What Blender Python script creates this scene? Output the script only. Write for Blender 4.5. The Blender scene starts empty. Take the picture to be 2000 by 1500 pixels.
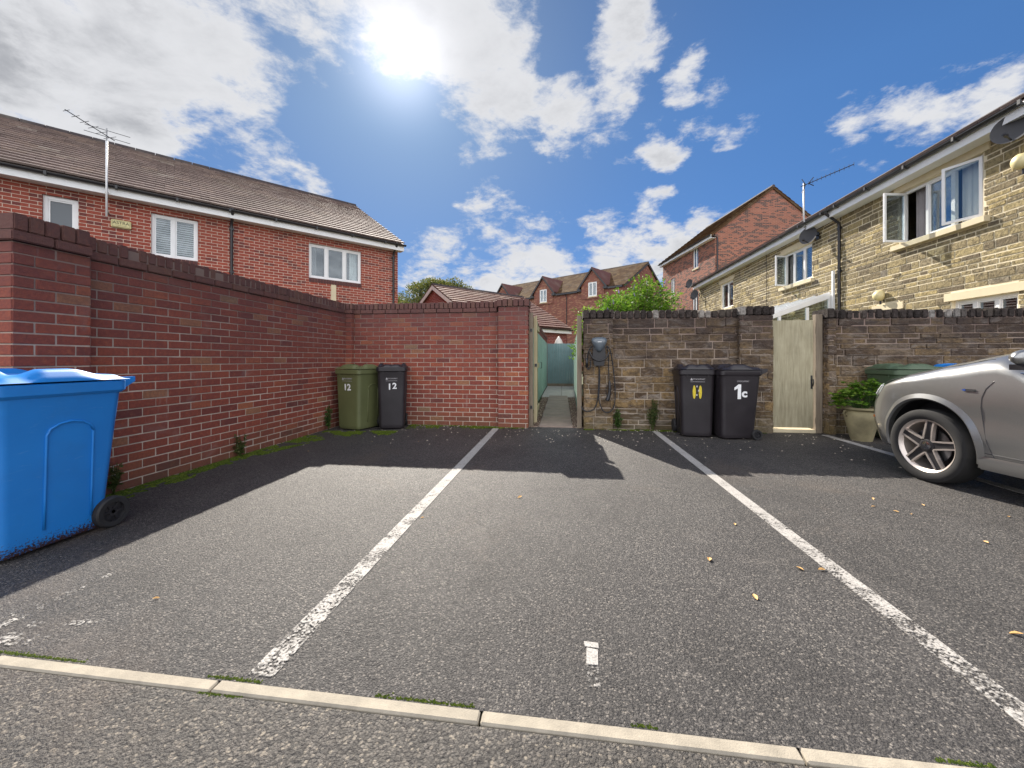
import bpy, bmesh, math, random
from mathutils import Vector, Matrix, Quaternion
from mathutils import noise as mnoise
R = math.radians
rnd = random.Random(7)
sc = bpy.context.scene
C = sc.collection

# ------------------------------------------------------------------ camera
cd = bpy.data.cameras.new('camera'); cam = bpy.data.objects.new('camera', cd); C.objects.link(cam)
sc.camera = cam
TH = math.atan(97 / 760)
cam.location = (0, 0, 1.1)
cam.rotation_euler = (R(90), 0, TH)
cd.sensor_fit = 'HORIZONTAL'; cd.sensor_width = 36.0
cd.lens = 36.0 * 760 / 2000
cd.shift_y = -48 / 2000
cd.clip_start = 0.05; cd.clip_end = 2000

# ------------------------------------------------------------------ light
SUN = Vector((-0.413, 0.955, 0.779)).normalized()
sd = bpy.data.lights.new('sun', 'SUN'); sun = bpy.data.objects.new('sun', sd); C.objects.link(sun)
sun.rotation_euler = SUN.to_track_quat('Z', 'Y').to_euler()
sd.energy = 5.0; sd.angle = R(0.5); sd.color = (1.0, 0.93, 0.82)
sc.view_settings.view_transform = 'Standard'; sc.view_settings.look = 'None'
sc.view_settings.gamma = 1.0; sc.view_settings.exposure = 1.0
sc.view_settings.use_curve_mapping = False

class NT:
    def __init__(s, tree):
        s.t = tree
    def n(s, ty, props=None, **ins):
        nd = s.t.nodes.new(ty)
        for k, v in (props or {}).items(): setattr(nd, k, v)
        for k, v in ins.items():
            if k[0] == '_' : sock = nd.inputs[int(k[1:])]
            else: sock = nd.inputs[k.replace('_', ' ')]
            if isinstance(v, bpy.types.NodeSocket): s.t.links.new(v, sock)
            elif isinstance(v, bpy.types.Node): s.t.links.new(v.outputs[0], sock)
            else: sock.default_value = v
        return nd
    def m(s, op, a, b=None, c=None, clamp=False):
        kw = {'_0': a}
        if b is not None: kw['_1'] = b
        if c is not None: kw['_2'] = c
        return s.n('ShaderNodeMath', {'operation': op, 'use_clamp': clamp}, **kw).outputs[0]
    def mr(s, v, a, b, c=0.0, d=1.0, smooth=False):
        return s.n('ShaderNodeMapRange', {'interpolation_type': 'SMOOTHSTEP' if smooth else 'LINEAR'}, _0=v, _1=a, _2=b, _3=c, _4=d).outputs[0]
    def mix(s, f, a, b, mode='MIX'):
        nd = s.t.nodes.new('ShaderNodeMix'); nd.data_type = 'RGBA'; nd.blend_type = mode
        for i, v in ((0, f), (6, a), (7, b)):
            if isinstance(v, bpy.types.NodeSocket): s.t.links.new(v, nd.inputs[i])
            else: nd.inputs[i].default_value = (v if i == 0 or len(v) == 4 else (*v, 1))
        return nd.outputs[2]
    def noise(s, vec, scale, detail=4, rough=.55, dist=0.0):
        return s.n('ShaderNodeTexNoise', None, Vector=vec, Scale=scale, Detail=detail, Roughness=rough, Distortion=dist).outputs[0]
    def ramp(s, f, stops, interp='LINEAR'):
        nd = s.t.nodes.new('ShaderNodeValToRGB'); nd.color_ramp.interpolation = interp
        e = nd.color_ramp.elements
        while len(e) < len(stops): e.new(0.5)
        for el, (p, c) in zip(e, stops): el.position = p; el.color = (*c, 1)
        s.t.links.new(f, nd.inputs[0]); return nd.outputs[0]

# ------------------------------------------------------------------ sky
w = bpy.data.worlds.new('World'); sc.world = w; w.use_nodes = True
w.node_tree.nodes.clear(); T = NT(w.node_tree)
def pixdir(px, py):
    u = (px - 1000) / 760; v = (702 - py) / 760
    return Vector((-math.sin(TH) + u * math.cos(TH), math.cos(TH) + u * math.sin(TH), v)).normalized()
sky = T.n('ShaderNodeTexSky', {'sky_type': 'NISHITA', 'sun_disc': False, 'sun_elevation': math.asin(SUN.z),
          'sun_rotation': math.atan2(SUN.x, SUN.y), 'altitude': 200, 'air_density': 1.0, 'dust_density': 0.4, 'ozone_density': 3.0})
D = T.n('ShaderNodeTexCoord').outputs['Generated']
sx = T.n('ShaderNodeSeparateXYZ', None, _0=D)
zc = T.m('ADD', T.m('MAXIMUM', sx.outputs[2], 0.0), 0.42)
P = T.n('ShaderNodeCombineXYZ', None, _0=T.m('DIVIDE', sx.outputs[0], zc), _1=T.m('DIVIDE', sx.outputs[1], zc), _2=T.m('MULTIPLY', sx.outputs[2], 1.5)).outputs[0]
n1 = T.noise(P, 5.0, 10, .62, .3)
n2 = T.noise(P, 15.0, 8, .66, .2)
wn1 = T.n('ShaderNodeTexNoise', None, Vector=P, Scale=4.5, Detail=7, Roughness=.6).outputs[1]
D2 = T.n('ShaderNodeVectorMath', {'operation': 'NORMALIZE'}, _0=T.n('ShaderNodeVectorMath', {'operation': 'MULTIPLY_ADD'}, _0=wn1, _1=(.20, .20, .20), _2=T.n('ShaderNodeVectorMath', {'operation': 'SUBTRACT'}, _0=D, _1=(.10, .10, .10)).outputs[0]).outputs[0]).outputs[0]
n3 = T.noise(P, 1.9, 8, .6, .6)
dens = T.m('ADD', T.m('MULTIPLY', T.m('SUBTRACT', n1, .5), 1.5), T.m('MULTIPLY', T.m('SUBTRACT', n2, .5), 0.9))
# broad masses of cloud (direction seen from the place, angular radius in pixels/760, amount)
BL = [(60, 60, 190, .8), (250, 160, 170, .8), (430, 90, 150, .75), (600, 30, 110, .7), (400, 250, 110, .7), (500, 250, 60, .7), (520, 320, 62, .7), (60, 260, 110, .8), (580, 350, 34, .6), (300, 280, 80, .7), (480, 190, 80, .7),
      (760, 70, 120, .8), (900, 90, 80, .7), (980, 180, 62, .72), (1090, 210, 44, .72), (1010, 60, 30, .3), (700, 130, 60, .4),
      (1210, 50, 38, .65), (1195, 160, 32, .62), (1255, 95, 22, .3), (900, 260, 32, .42), (960, 275, 24, .2),
      (1325, 180, 20, .48), (1385, 210, 22, .3), (1295, 297, 18, .50), (1330, 290, 12, .4), (1450, 238, 24, .45), (1650, 250, 28, .42), (1760, 215, 28, .42), (1840, 222, 24, .40), (1950, 200, 34, .42),
      (690, 350, 34, .42), (930, 410, 34, .6), (960, 450, 46, .55), (860, 470, 34, .42), (1010, 480, 38, .4), (900, 380, 14, .25), (1060, 500, 45, .5), (1180, 505, 34, .45), (850, 525, 45, .45),
      (1000, 545, 60, .4), (1325, 500, 26, .55), (1280, 440, 22, .35), (1385, 430, 24, .35), (640, 230, 75, -.55), (840, 335, 75, -.5), (730, 300, 60, -.25),
      (1110, 60, 34, -.5), (405, 292, 20, -.5), (1500, 60, 120, -.3), (1800, 40, 120, -.3), (1080, 370, 60, -.3), (1480, 360, 70, -.2)]
bias, cut = 0.0, 0.0
for px, py, sg, am in BL:
    dv = pixdir(px, py); sg = sg * 1.08 + 12; k = (760 / sg) ** 2 / max(0.3, dv.dot(pixdir(1000, 702)) ** 2) * .62
    c = T.n('ShaderNodeVectorMath', {'operation': 'DOT_PRODUCT'}, _0=D2, _1=tuple(dv)).outputs['Value']
    e = T.m('EXPONENT', T.m('MULTIPLY_ADD', c, k, -k))
    if am > 0: bias = T.m('SMOOTH_MAX', T.m('MULTIPLY', e, (.44 + am * .55) + (.13 if sg < 58 else 0)), bias, .12)
    else: cut = T.m('MULTIPLY_ADD', e, am * .9, cut)
dens = T.m('ADD', T.m('ADD', dens, bias), cut)
behind = T.mr(sx.outputs[1], 0.1, -0.5, 0.0, 0.7, True)  # extra cloud cover added out of view behind the camera, for fill light
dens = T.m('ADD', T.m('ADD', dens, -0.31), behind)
mask = T.mr(dens, -0.06, 0.36, 0, 1, True)
thick = T.mr(dens, 0.15, .75, 0, 1, True)
sdot = T.n('ShaderNodeVectorMath', {'operation': 'DOT_PRODUCT'}, _0=D, _1=tuple(SUN)).outputs['Value']
glow = T.m('EXPONENT', T.m('MULTIPLY_ADD', sdot, 300.0, -300.0))
glow2 = T.m('EXPONENT', T.m('MULTIPLY_ADD', sdot, 12.0, -12.0))
shade = T.m('MULTIPLY', thick, T.mr(n3, .42, .62, 0.10, .85, True))
shade = T.m('MULTIPLY', shade, T.m('SUBTRACT', 1.0, T.m('MULTIPLY', glow2, .75)))
ccol = T.mix(shade, (3.9, 3.95, 4.1), (1.55, 1.62, 1.8))
front = T.mr(sx.outputs[1], 0.15, -0.45, 1.0, 3.2, True)   # unseen clouds behind the camera, brightened as added fill for the shadows
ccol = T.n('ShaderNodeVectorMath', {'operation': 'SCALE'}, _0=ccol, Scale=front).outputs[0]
skyc = T.mix(1.0, sky.outputs[0], T.mix(T.mr(sx.outputs[2], 0.0, .5), (.17, .25, .42), (0.34, 0.53, 0.70)), 'MULTIPLY')
skyc = T.n('ShaderNodeVectorMath', {'operation': 'SCALE'}, _0=skyc, Scale=T.m('SUBTRACT', 1.0, T.m('MULTIPLY', T.m('EXPONENT', T.m('MULTIPLY_ADD', sdot, 5.0, -5.0)), .55))).outputs[0]
skyc = T.mix(1.0, skyc, T.mix(glow2, (0, 0, 0), (.50, .52, .58)), 'ADD')
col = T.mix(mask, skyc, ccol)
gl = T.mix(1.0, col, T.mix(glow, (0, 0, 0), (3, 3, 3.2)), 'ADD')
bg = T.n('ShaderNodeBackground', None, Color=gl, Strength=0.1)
wo = T.n('ShaderNodeOutputWorld'); w.node_tree.links.new(bg.outputs[0], wo.inputs[0])

# ------------------------------------------------------------------ materials
def newmat(name):
    m = bpy.data.materials.new(name); m.use_nodes = True; m.node_tree.nodes.clear()
    t = NT(m.node_tree); b = t.n('ShaderNodeBsdfPrincipled'); o = t.n('ShaderNodeOutputMaterial')
    m.node_tree.links.new(b.outputs[0], o.inputs[0]); return m, t, b
def setp(t, b, **kw):
    for k, v in kw.items():
        s = b.inputs[k.replace('_', ' ')]
        if isinstance(v, bpy.types.NodeSocket): t.t.links.new(v, s)
        else: s.default_value = v
def bump(t, b, h, strength=.3, dist=.01):
    nd = t.n('ShaderNodeBump', None, Height=h, Strength=strength, Distance=dist); t.t.links.new(nd.outputs[0], b.inputs['Normal'])
def plain(name, col, rough=.6, metal=0.0, var=.12, nscale=6.0, bmp=.0, coat=0.0, spec=.5):
    m, t, b = newmat(name); o = t.n('ShaderNodeTexCoord').outputs['Object']
    n = t.noise(o, nscale, 5, .6)
    f = t.mr(n, .3, .7, 1 - var, 1 + var)
    cc = t.n('ShaderNodeVectorMath', {'operation': 'SCALE'}, _0=col[:3], Scale=f).outputs[0]
    setp(t, b, Base_Color=cc, Roughness=t.mr(n, .3, .7, max(0, rough - .06), min(1, rough + .06)), Metallic=metal, Coat_Weight=coat)
    b.inputs['Specular IOR Level'].default_value = spec
    if bmp: bump(t, b, t.noise(o, nscale * 14, 4), bmp, .004)
    return m
def tint_attr(t): return t.n('ShaderNodeAttribute', {'attribute_name': 'tint'}).outputs['Fac']

def brickmat(name, stops, soot=True, soot_z=(1.75, 2.1), effl=.3, moss=True):
    m, t, b = newmat(name); o = t.n('ShaderNodeTexCoord').outputs['Object']
    sp = t.n('ShaderNodeSeparateXYZ', None, _0=o)
    c = t.ramp(tint_attr(t), stops)
    n = t.noise(o, 45, 5, .65); c = t.mix(t.mr(n, .35, .7, 0, .55), c, (.12, .045, .042)); c = t.mix(t.mr(t.noise(o, 22, 4, .6), .52, .75, 0, .4), c, (.42, .14, .07))
    n2 = t.noise(o, 3.2, 6, .65, .5)
    c = t.mix(t.mr(n2, .58, .78, 0, effl), c, (.36, .30, .27))
    stv = t.n('ShaderNodeMapping', None, Vector=o, Scale=(9, 9, .8)).outputs[0]
    c = t.mix(t.mr(t.noise(stv, 1.2, 6, .6, .4), .64, .74, 0, .38), c, (.44, .38, .34))
    c = t.mix(t.mr(t.noise(o, 1.3, 4, .6), .45, .7, 0, .45), c, t.mix(.5, c, (.12, .052, .048)))
    if soot:
        f = t.m('MULTIPLY', t.mr(t.m('ADD', sp.outputs[2], t.m('MULTIPLY', t.m('SUBTRACT', n2, .5), .5)), soot_z[0], soot_z[1]), .78)
        c = t.mix(f, c, (.075, .048, .046)); c = t.mix(t.m('MULTIPLY', t.mr(t.m('ADD', sp.outputs[2], t.m('MULTIPLY', t.m('SUBTRACT', t.noise(o, 2.1, 6, .65), .5), 1.6)), .9, 1.9), .5), c, (.10, .05, .052))
    if moss:
        f = t.m('MULTIPLY', t.mr(t.m('ADD', sp.outputs[2], t.m('MULTIPLY', n2, .5)), .55, .2), .5, None, True)
        c = t.mix(f, c, (.11, .09, .05))
    setp(t, b, Base_Color=c, Roughness=.88); b.inputs['Specular IOR Level'].default_value = .25
    bump(t, b, t.m('ADD', t.noise(o, 130, 4, .6), t.noise(o, 30, 3)), .8, .006); return m
M = {}
M['brick'] = brickmat('red brick', [(0, (.15, .048, .042)), (.3, (.26, .066, .046)), (.75, (.335, .086, .050)), (.93, (.41, .14, .065)), (.985, (.38, .15, .075)), (1, (.30, .19, .11))])
M['brick_cap'] = brickmat('weathered coping brick', [(0, (.12, .065, .05)), (.5, (.19, .09, .065)), (1, (.26, .16, .09))], True, (1.7, 2.5))
def mortar(name, col, dark=True):
    m, t, b = newmat(name); o = t.n('ShaderNodeTexCoord').outputs['Object']
    n = t.noise(o, 2.2, 6, .65, .3); sp = t.n('ShaderNodeSeparateXYZ', None, _0=o)
    c = t.mix(t.mr(n, .35, .7, 0, .7), col, tuple(v * .55 for v in col))
    if dark:
        f = t.mr(t.m('ADD', sp.outputs[2], t.m('MULTIPLY', t.m('SUBTRACT', n, .5), .9)), .7, 1.75, 0, .85)
        c = t.mix(f, c, (.15, .095, .085))
    setp(t, b, Base_Color=c, Roughness=.95); bump(t, b, t.noise(o, 220, 3), .5, .003); return m
M['mortar'] = mortar('cream mortar', (.60, .50, .41))
M['mortar_stone'] = mortar('grey lime mortar', (.45, .37, .29))
M['mortar_buff'] = mortar('pale buff mortar', (.80, .70, .50), False)

def shader_brick(name, c1, c2, mort, bw=.225, rh=.075, speck=None):
    m, t, b = newmat(name); uv = t.n('ShaderNodeUVMap', {'uv_map': 'uv'}).outputs[0]
    br = t.n('ShaderNodeTexBrick', {'offset': .5}, Vector=uv, Color1=(*c1, 1), Color2=(*c2, 1), Mortar=(*mort, 1), Scale=1.0,
             **{'Mortar_Size': .0055, 'Mortar_Smooth': .15, 'Brick_Width': bw, 'Row_Height': rh, 'Bias': 0.0})
    c = br.outputs[0]
    # one random value for each brick
    if speck:
        sp = t.n('ShaderNodeSeparateXYZ', None, _0=uv)
        row = t.m('FLOOR', t.m('DIVIDE', sp.outputs[1], rh))
        colm = t.m('FLOOR', t.m('ADD', t.m('DIVIDE', sp.outputs[0], bw), t.m('MULTIPLY', t.m('MODULO', row, 2.0), .5)))
        cv = t.n('ShaderNodeCombineXYZ', None, _0=row, _1=colm).outputs[0]
        wn = t.n('ShaderNodeTexWhiteNoise', {'noise_dimensions': '2D'}, Vector=cv).outputs[0]
        c = t.mix(t.m('MULTIPLY', t.m('GREATER_THAN', wn, 1 - speck[1]), t.m('SUBTRACT', 1.0, br.outputs[1])), c, speck[0])
    n = t.noise(uv, .8, 6, .6, .3); c = t.mix(t.mr(n, .4, .75, 0, .45), c, t.mix(.5, c, (.12, .07, .05)))
    c = t.mix(t.mr(t.noise(uv, 30, 4), .4, .75, 0, .3), c, tuple(v * .5 for v in c1))
    setp(t, b, Base_Color=c, Roughness=.9); b.inputs['Specular IOR Level'].default_value = .25
    bump(t, b, t.m('ADD', t.m('MULTIPLY', br.outputs[1], -1.0), t.m('MULTIPLY', t.noise(uv, 60, 3), .5)), .6, .006); return m
M['house_brick'] = shader_brick('orange red facing brick', (.36, .085, .055), (.27, .062, .045), (.66, .55, .45), speck=((.17, .05, .045), .16))
M['tower_brick'] = shader_brick('mottled brown brick', (.33, .125, .082), (.27, .10, .07), (.40, .31, .25), speck=((.085, .05, .048), .38))
M['terrace_brick'] = shader_brick('dark red terrace brick', (.26, .09, .065), (.18, .065, .05), (.3, .23, .19), speck=((.36, .18, .11), .22))
M['garage_brick'] = shader_brick('garage brick', (.26, .06, .05), (.2, .045, .04), (.42, .33, .3))

def stonemat(name, stops, soot, rockbump=1.0):
    m, t, b = newmat(name); o = t.n('ShaderNodeTexCoord').outputs['Object']
    sp = t.n('ShaderNodeSeparateXYZ', None, _0=o)
    c = t.ramp(tint_attr(t), stops)
    n = t.noise(o, 16, 7, .65, .4); c = t.mix(t.mr(n, .42, .66, 0, .65), c, tuple(v * .34 for v in stops[0][1]))
    nb = t.noise(o, 2.6, 6, .6, .4)
    if soot:
        st = t.n('ShaderNodeMapping', None, Vector=o, Scale=(1.6, 1.6, 4.6)).outputs[0]
        nn = t.noise(st, 2.4, 7, .7, .8)
        c = t.mix(t.mr(nn, .50, .66, 0, .62), c, (.42, .37, .33))       # lime bloom
        c = t.mix(t.mr(t.noise(st, 1.7, 6, .65, .5), .5, .66, 0, .75), c, (.055, .04, .034))
        f = t.mr(t.m('ADD', sp.outputs[2], t.m('MULTIPLY', t.m('SUBTRACT', nb, .5), 1.3)), .75, 1.75, 0, .84)
        c = t.mix(f, c, (.045, .034, .033))
        f2 = t.m('MULTIPLY', t.mr(t.m('ADD', sp.outputs[2], t.m('MULTIPLY', nb, .5)), .62, .25), .6)
        c = t.mix(f2, c, (.12, .10, .05))
    else:
        c = t.mix(t.mr(nb, .5, .72, 0, .5), c, t.mix(.5, c, (.2, .17, .13)))
    setp(t, b, Base_Color=c, Roughness=.92); b.inputs['Specular IOR Level'].default_value = .2
    bump(t, b, t.m('ADD', t.m('MULTIPLY', t.noise(o, 22, 6, .65, .3), 1.6), t.m('MULTIPLY', t.noise(o, 90, 4, .6), .4)), .9 * rockbump, .022); return m
M['stone_dark'] = stonemat('weathered gritstone', [(0, (.12, .08, .052)), (.3, (.19, .13, .075)), (.6, (.26, .175, .09)), (.85, (.34, .225, .105)), (1, (.26, .20, .15))], True)
M['stone_cap'] = stonemat('sooty coping stone', [(0, (.035, .028, .026)), (.8, (.07, .055, .05)), (.9, (.28, .26, .24)), (1, (.34, .3, .27))], False)
M['stone_buff'] = stonemat('buff split stone', [(0, (.17, .135, .09)), (.3, (.29, .235, .14)), (.65, (.39, .315, .17)), (.88, (.47, .37, .18)), (1, (.23, .20, .16))], False, 1.2)
M['cast_stone'] = plain('cast buff stone', (.62, .53, .36), .85, var=.08, bmp=.2)

def tilemat(name, stops, rough=.75, spec=.3):
    m, t, b = newmat(name); o = t.n('ShaderNodeTexCoord').outputs['Object']
    c = t.ramp(tint_attr(t), stops); n = t.noise(o, 9, 6, .65)
    c = t.mix(t.mr(n, .35, .75, 0, .5), c, tuple(v * .45 for v in stops[0][1]))
    c = t.mix(t.mr(t.noise(o, .8, 5, .6), .5, .75, 0, .35), c, (.3, .26, .2))
    setp(t, b, Base_Color=c, Roughness=rough); b.inputs['Specular IOR Level'].default_value = spec
    bump(t, b, t.noise(o, 80, 3), .3, .004); return m
M['tile_brown'] = tilemat('grey brown roof tile', [(0, (.19, .14, .125)), (.5, (.26, .195, .175)), (.9, (.31, .23, .19)), (1, (.36, .30, .26))])
M['tile_red'] = tilemat('red brown roof tile', [(0, (.13, .055, .045)), (.6, (.19, .085, .065)), (1, (.25, .14, .1))])
M['tile_mossy'] = tilemat('ochre brown roof tile', [(0, (.075, .042, .024)), (.5, (.12, .07, .036)), (1, (.17, .115, .055))], .95, .1)
M['tile_grey'] = tilemat('dark slate tile', [(0, (.05, .04, .04)), (1, (.09, .07, .07))])
M['white'] = plain('white upvc', (.78, .78, .78), .35, var=.03)
M['cream'] = plain('cream painted board', (.6, .55, .5), .5, var=.08)
M['black_plastic'] = plain('black gutter plastic', (.02, .019, .022), .35, var=.15)
M['bin_black'] = plain('black bin plastic', (.021, .017, .02), .42, var=.25, nscale=3, bmp=.12)
M['bin_green'] = plain('olive green bin plastic', (.115, .125, .052), .5, var=.12, nscale=3, bmp=.1)
M['bin_green_lid'] = plain('dark green bin plastic', (.07, .105, .06), .5, var=.12, nscale=3, bmp=.1)
M['rubber'] = plain('rubber', (.018, .017, .018), .7, var=.25, nscale=20, bmp=.15)
M['metal'] = plain('galvanised metal', (.36, .36, .36), .5, .6, .1)
M['dish'] = plain('grey satellite dish', (.075, .075, .08), .85, var=.1, spec=.15)
M['lampcream'] = plain('cream lamp dome', (.7, .6, .32), .4, var=.06)
M['paint'] = plain('white number paint', (.8, .8, .8), .5, var=.08, nscale=30)
M['faint'] = plain('faded white print', (.42, .4, .41), .6, var=.1)
M['yellow'] = plain('yellow sticker', (.62, .48, .03), .5, var=.2, nscale=60)
M['signcream'] = plain('pale yellow sign', (.62, .55, .27), .5, var=.05)
M['signtext'] = plain('dark sign lettering', (.05, .05, .03), .6)
M['dark'] = plain('dark interior', (.02, .02, .02), .9)
M['curtain'] = plain('grey curtain cloth', (.26, .24, .25), .9, var=.1)
M['curtain_white'] = plain('white curtain cloth', (.7, .7, .7), .9, var=.06)
M['charger_grey'] = plain('grey charger shell', (.10, .12, .14), .25, var=.08, coat=.4)
M['charger_cable'] = plain('black cable', (.014, .015, .02), .45)
M['terracotta'] = plain('pale mossy stoneware', (.27, .23, .13), .8, var=.35, nscale=5, bmp=.3)
M['soil'] = plain('soil', (.05, .035, .025), .95, var=.3, nscale=30, bmp=.5)
M['bark'] = plain('bark', (.12, .09, .06), .95, var=.3, nscale=12, bmp=.6)
M['slab'] = plain('concrete paving slab', (.27, .21, .175), .9, var=.22, nscale=4, bmp=.3)
M['kerb'] = plain('pale concrete edging', (.32, .28, .22), .9, var=.2, nscale=14, bmp=.5)
M['slab_pale'] = plain('pale concrete landing', (.42, .38, .35), .9, var=.2, nscale=5, bmp=.3)

def glassmat():
    m = bpy.data.materials.new('window glass'); m.use_nodes = True; m.node_tree.nodes.clear(); t = NT(m.node_tree)
    fr = t.n('ShaderNodeFresnel', None, IOR=1.5).outputs[0]
    f = t.m('ADD', t.m('MULTIPLY', fr, .8), .05, None, True)
    g = t.n('ShaderNodeBsdfGlossy', None, Color=(.9, .95, 1, 1), Roughness=.01); tr = t.n('ShaderNodeBsdfTransparent', None, Color=(.86, .9, .9, 1))
    mx = t.n('ShaderNodeMixShader', None, _0=f, _1=tr.outputs[0], _2=g.outputs[0]); o = t.n('ShaderNodeOutputMaterial')
    m.node_tree.links.new(mx.outputs[0], o.inputs[0]); return m
M['glass'] = glassmat()
def frostmat():
    m, t, b = newmat('obscured glass'); setp(t, b, Base_Color=(.10, .115, .13, 1), Roughness=.22); return m
M['frost'] = frostmat()
def blindmat():
    m, t, b = newmat('slatted blind'); o = t.n('ShaderNodeTexCoord').outputs['Object']; sp = t.n('ShaderNodeSeparateXYZ', None, _0=o)
    s = t.m('FRACT', t.m('MULTIPLY', sp.outputs[2], 14.0)); c = t.mix(t.mr(s, .55, .8, 0, 1), (.75, .75, .73), (.14, .14, .15))
    setp(t, b, Base_Color=c, Roughness=.6); return m
M['blind'] = plain('white blind slat', (.75, .75, .73), .6, var=.03)

def woodmat(name, c1, c2, rough=.85, planks=0.0):
    m, t, b = newmat(name); o = t.n('ShaderNodeTexCoord').outputs['Object']
    mp = t.n('ShaderNodeMapping', None, Vector=o, Scale=(14, 14, 1.1)).outputs[0]
    n = t.noise(mp, 2.5, 7, .65, .6); n2 = t.noise(o, 1.8, 5, .6)
    c = t.mix(t.mr(n, .3, .7), c1, c2); c = t.mix(t.mr(n2, .5, .75, 0, .45), c, tuple(v * .5 for v in c1))
    setp(t, b, Base_Color=c, Roughness=rough); bump(t, b, n, .5, .004); return m
M['gatewood'] = woodmat('olive drab painted board', (.26, .225, .14), (.44, .395, .275))
M['postwood'] = woodmat('weathered grey timber', (.15, .115, .085), (.27, .22, .16))
M['palewood'] = woodmat('pale timber', (.35, .29, .17), (.43, .37, .23))
M['teal'] = woodmat('faded teal fence paint', (.12, .20, .21), (.17, .26, .27), .7)
M['teal_light'] = woodmat('light teal fence paint', (.22, .34, .29), (.29, .42, .35), .7)

def leafmat(name, c1, c2, c3=None):
    m, t, b = newmat(name); a = tint_attr(t)
    c = t.ramp(a, [(0, c1), (.6, c2), (1, c3 or c2)])
    setp(t, b, Base_Color=c, Roughness=.55); b.inputs['Specular IOR Level'].default_value = .3
    tl = t.n('ShaderNodeBsdfTranslucent', None, Color=c); mx = t.n('ShaderNodeMixShader', None, _0=.45, _1=b.outputs[0], _2=tl.outputs[0])
    out = [x for x in m.node_tree.nodes if x.type == 'OUTPUT_MATERIAL'][0]; m.node_tree.links.new(mx.outputs[0], out.inputs[0]); return m
M['leaf_bright'] = leafmat('bright green leaf', (.05, .115, .010), (.115, .235, .018), (.25, .35, .05))
M['leaf_tree'] = leafmat('yellowing tree leaf', (.05, .075, .018), (.12, .14, .035), (.25, .2, .06))
M['leaf_dark'] = leafmat('dark green leaf', (.03, .07, .018), (.07, .14, .03), (.12, .2, .05))
M['leaf_weed'] = leafmat('weed leaf', (.04, .07, .02), (.09, .12, .03), (.16, .15, .06))
M['flower'] = plain('lilac flower', (.22, .16, .42), .7)
M['leaf_dry'] = plain('dry yellow leaf', (.60, .36, .13), .7, var=.4, nscale=40)
M['moss'] = leafmat('moss', (.05, .085, .008), (.11, .16, .012), (.2, .24, .03))
M['petal'] = plain('pale petal', (.6, .52, .42), .8, var=.3, nscale=50)
M['gravelmat'] = plain('brown gravel', (.2, .14, .1), .9, var=.5, nscale=60)

def asphalt(name, dark, light, scale, warm, bs=.9):
    m, t, b = newmat(name); o = t.n('ShaderNodeTexCoord').outputs['Object']
    v = t.n('ShaderNodeTexVoronoi', {'feature': 'F1'}, Vector=o, Scale=scale, Randomness=1.0)
    v2 = t.n('ShaderNodeTexVoronoi', {'feature': 'F1'}, Vector=o, Scale=scale * .52, Randomness=1.0)
    dist, rc = v.outputs['Distance'], v.outputs['Color']
    sr = t.n('ShaderNodeSeparateColor', None, _0=rc)
    c = t.ramp(sr.outputs[0], [(0, dark), (.55, tuple((a + b2) / 2 * .8 for a, b2 in zip(dark, light))), (.85, light), (1, warm)])
    c = t.mix(t.mr(dist, .38, .8, 0, .75), c, tuple(x * .4 for x in dark))
    nb = t.noise(o, .9, 6, .6, .4); nm = t.noise(o, 3.5, 6, .65, .3); nk = t.noise(o, 2.1, 7, .68, .8)
    c = t.mix(t.mr(nk, .50, .64, 0, .42), c, t.mix(1.0, c, (.45, .43, .43), 'MULTIPLY'))
    c = t.mix(t.mr(t.noise(o, 1.3, 6, .65, 1.2), .60, .72, 0, .45), c, t.mix(.5, c, (.20, .175, .155)))
    c = t.mix(t.mr(nb, .38, .66, 0, .6), c, t.mix(1.0, c, (.55, .53, .53), 'MULTIPLY'))
    c = t.mix(t.mr(nm, .56, .76, 0, .3), c, light)
    c = t.mix(t.mr(t.noise(o, .8, 6, .65, .6), .56, .70, 0, .4), c, (.12, .088, .065))
    c = t.mix(t.mr(t.noise(o, 1.9, 7, .7, 1.0), .64, .72, 0, .35), c, (.03, .026, .026))
    setp(t, b, Base_Color=c, Roughness=t.mr(sr.outputs[1], 0, 1, .44, .75)); b.inputs['Specular IOR Level'].default_value = .5
    h = t.m('ADD', t.m('ADD', t.m('MULTIPLY', t.noise(o, scale * 1.15, 3, .6), 1.0), t.m('MULTIPLY', t.noise(o, scale * .45, 3, .6), .8)), t.m('MULTIPLY', t.m('MULTIPLY', dist, -.35), t.m('ADD', sr.outputs[2], .3)))
    bump(t, b, h, 1.0, .011); return m
M['asphalt'] = asphalt('car park tarmac', (.036, .032, .032), (.128, .116, .107), 136, (.26, .23, .20))
M['road'] = asphalt('coarse road tarmac', (.046, .040, .036), (.138, .121, .104), 112, (.27, .23, .18))
def linemat(name, wear):
    m, t, b = newmat(name); o = t.n('ShaderNodeTexCoord').outputs['Object']
    sp = t.n('ShaderNodeSeparateXYZ', None, _0=o)
    v = t.n('ShaderNodeTexVoronoi', None, Vector=o, Scale=120.0); sr = t.n('ShaderNodeSeparateColor', None, _0=v.outputs['Color'])
    n = t.noise(o, 7, 6, .7, .4)
    near = t.mr(sp.outputs[1], 4.5, 1.2, 0, .33)
    f = t.m('ADD', t.m('ADD', t.m('MULTIPLY', sr.outputs[0], .26), t.m('MULTIPLY', n, 1.0)), near)
    wr = t.mr(f, wear, wear + .12)
    edge = t.mr(v.outputs['Distance'], .45, .8)
    c = t.mix(edge, t.mix(t.mr(n, .3, .7), (.43, .405, .375), (.30, .28, .26)), (.22, .205, .19))
    setp(t, b, Base_Color=c, Roughness=.8, Alpha=t.m('SUBTRACT', 1.0, wr)); bump(t, b, t.m('MULTIPLY', v.outputs['Distance'], -1.0), .4, .0025); return m
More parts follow.
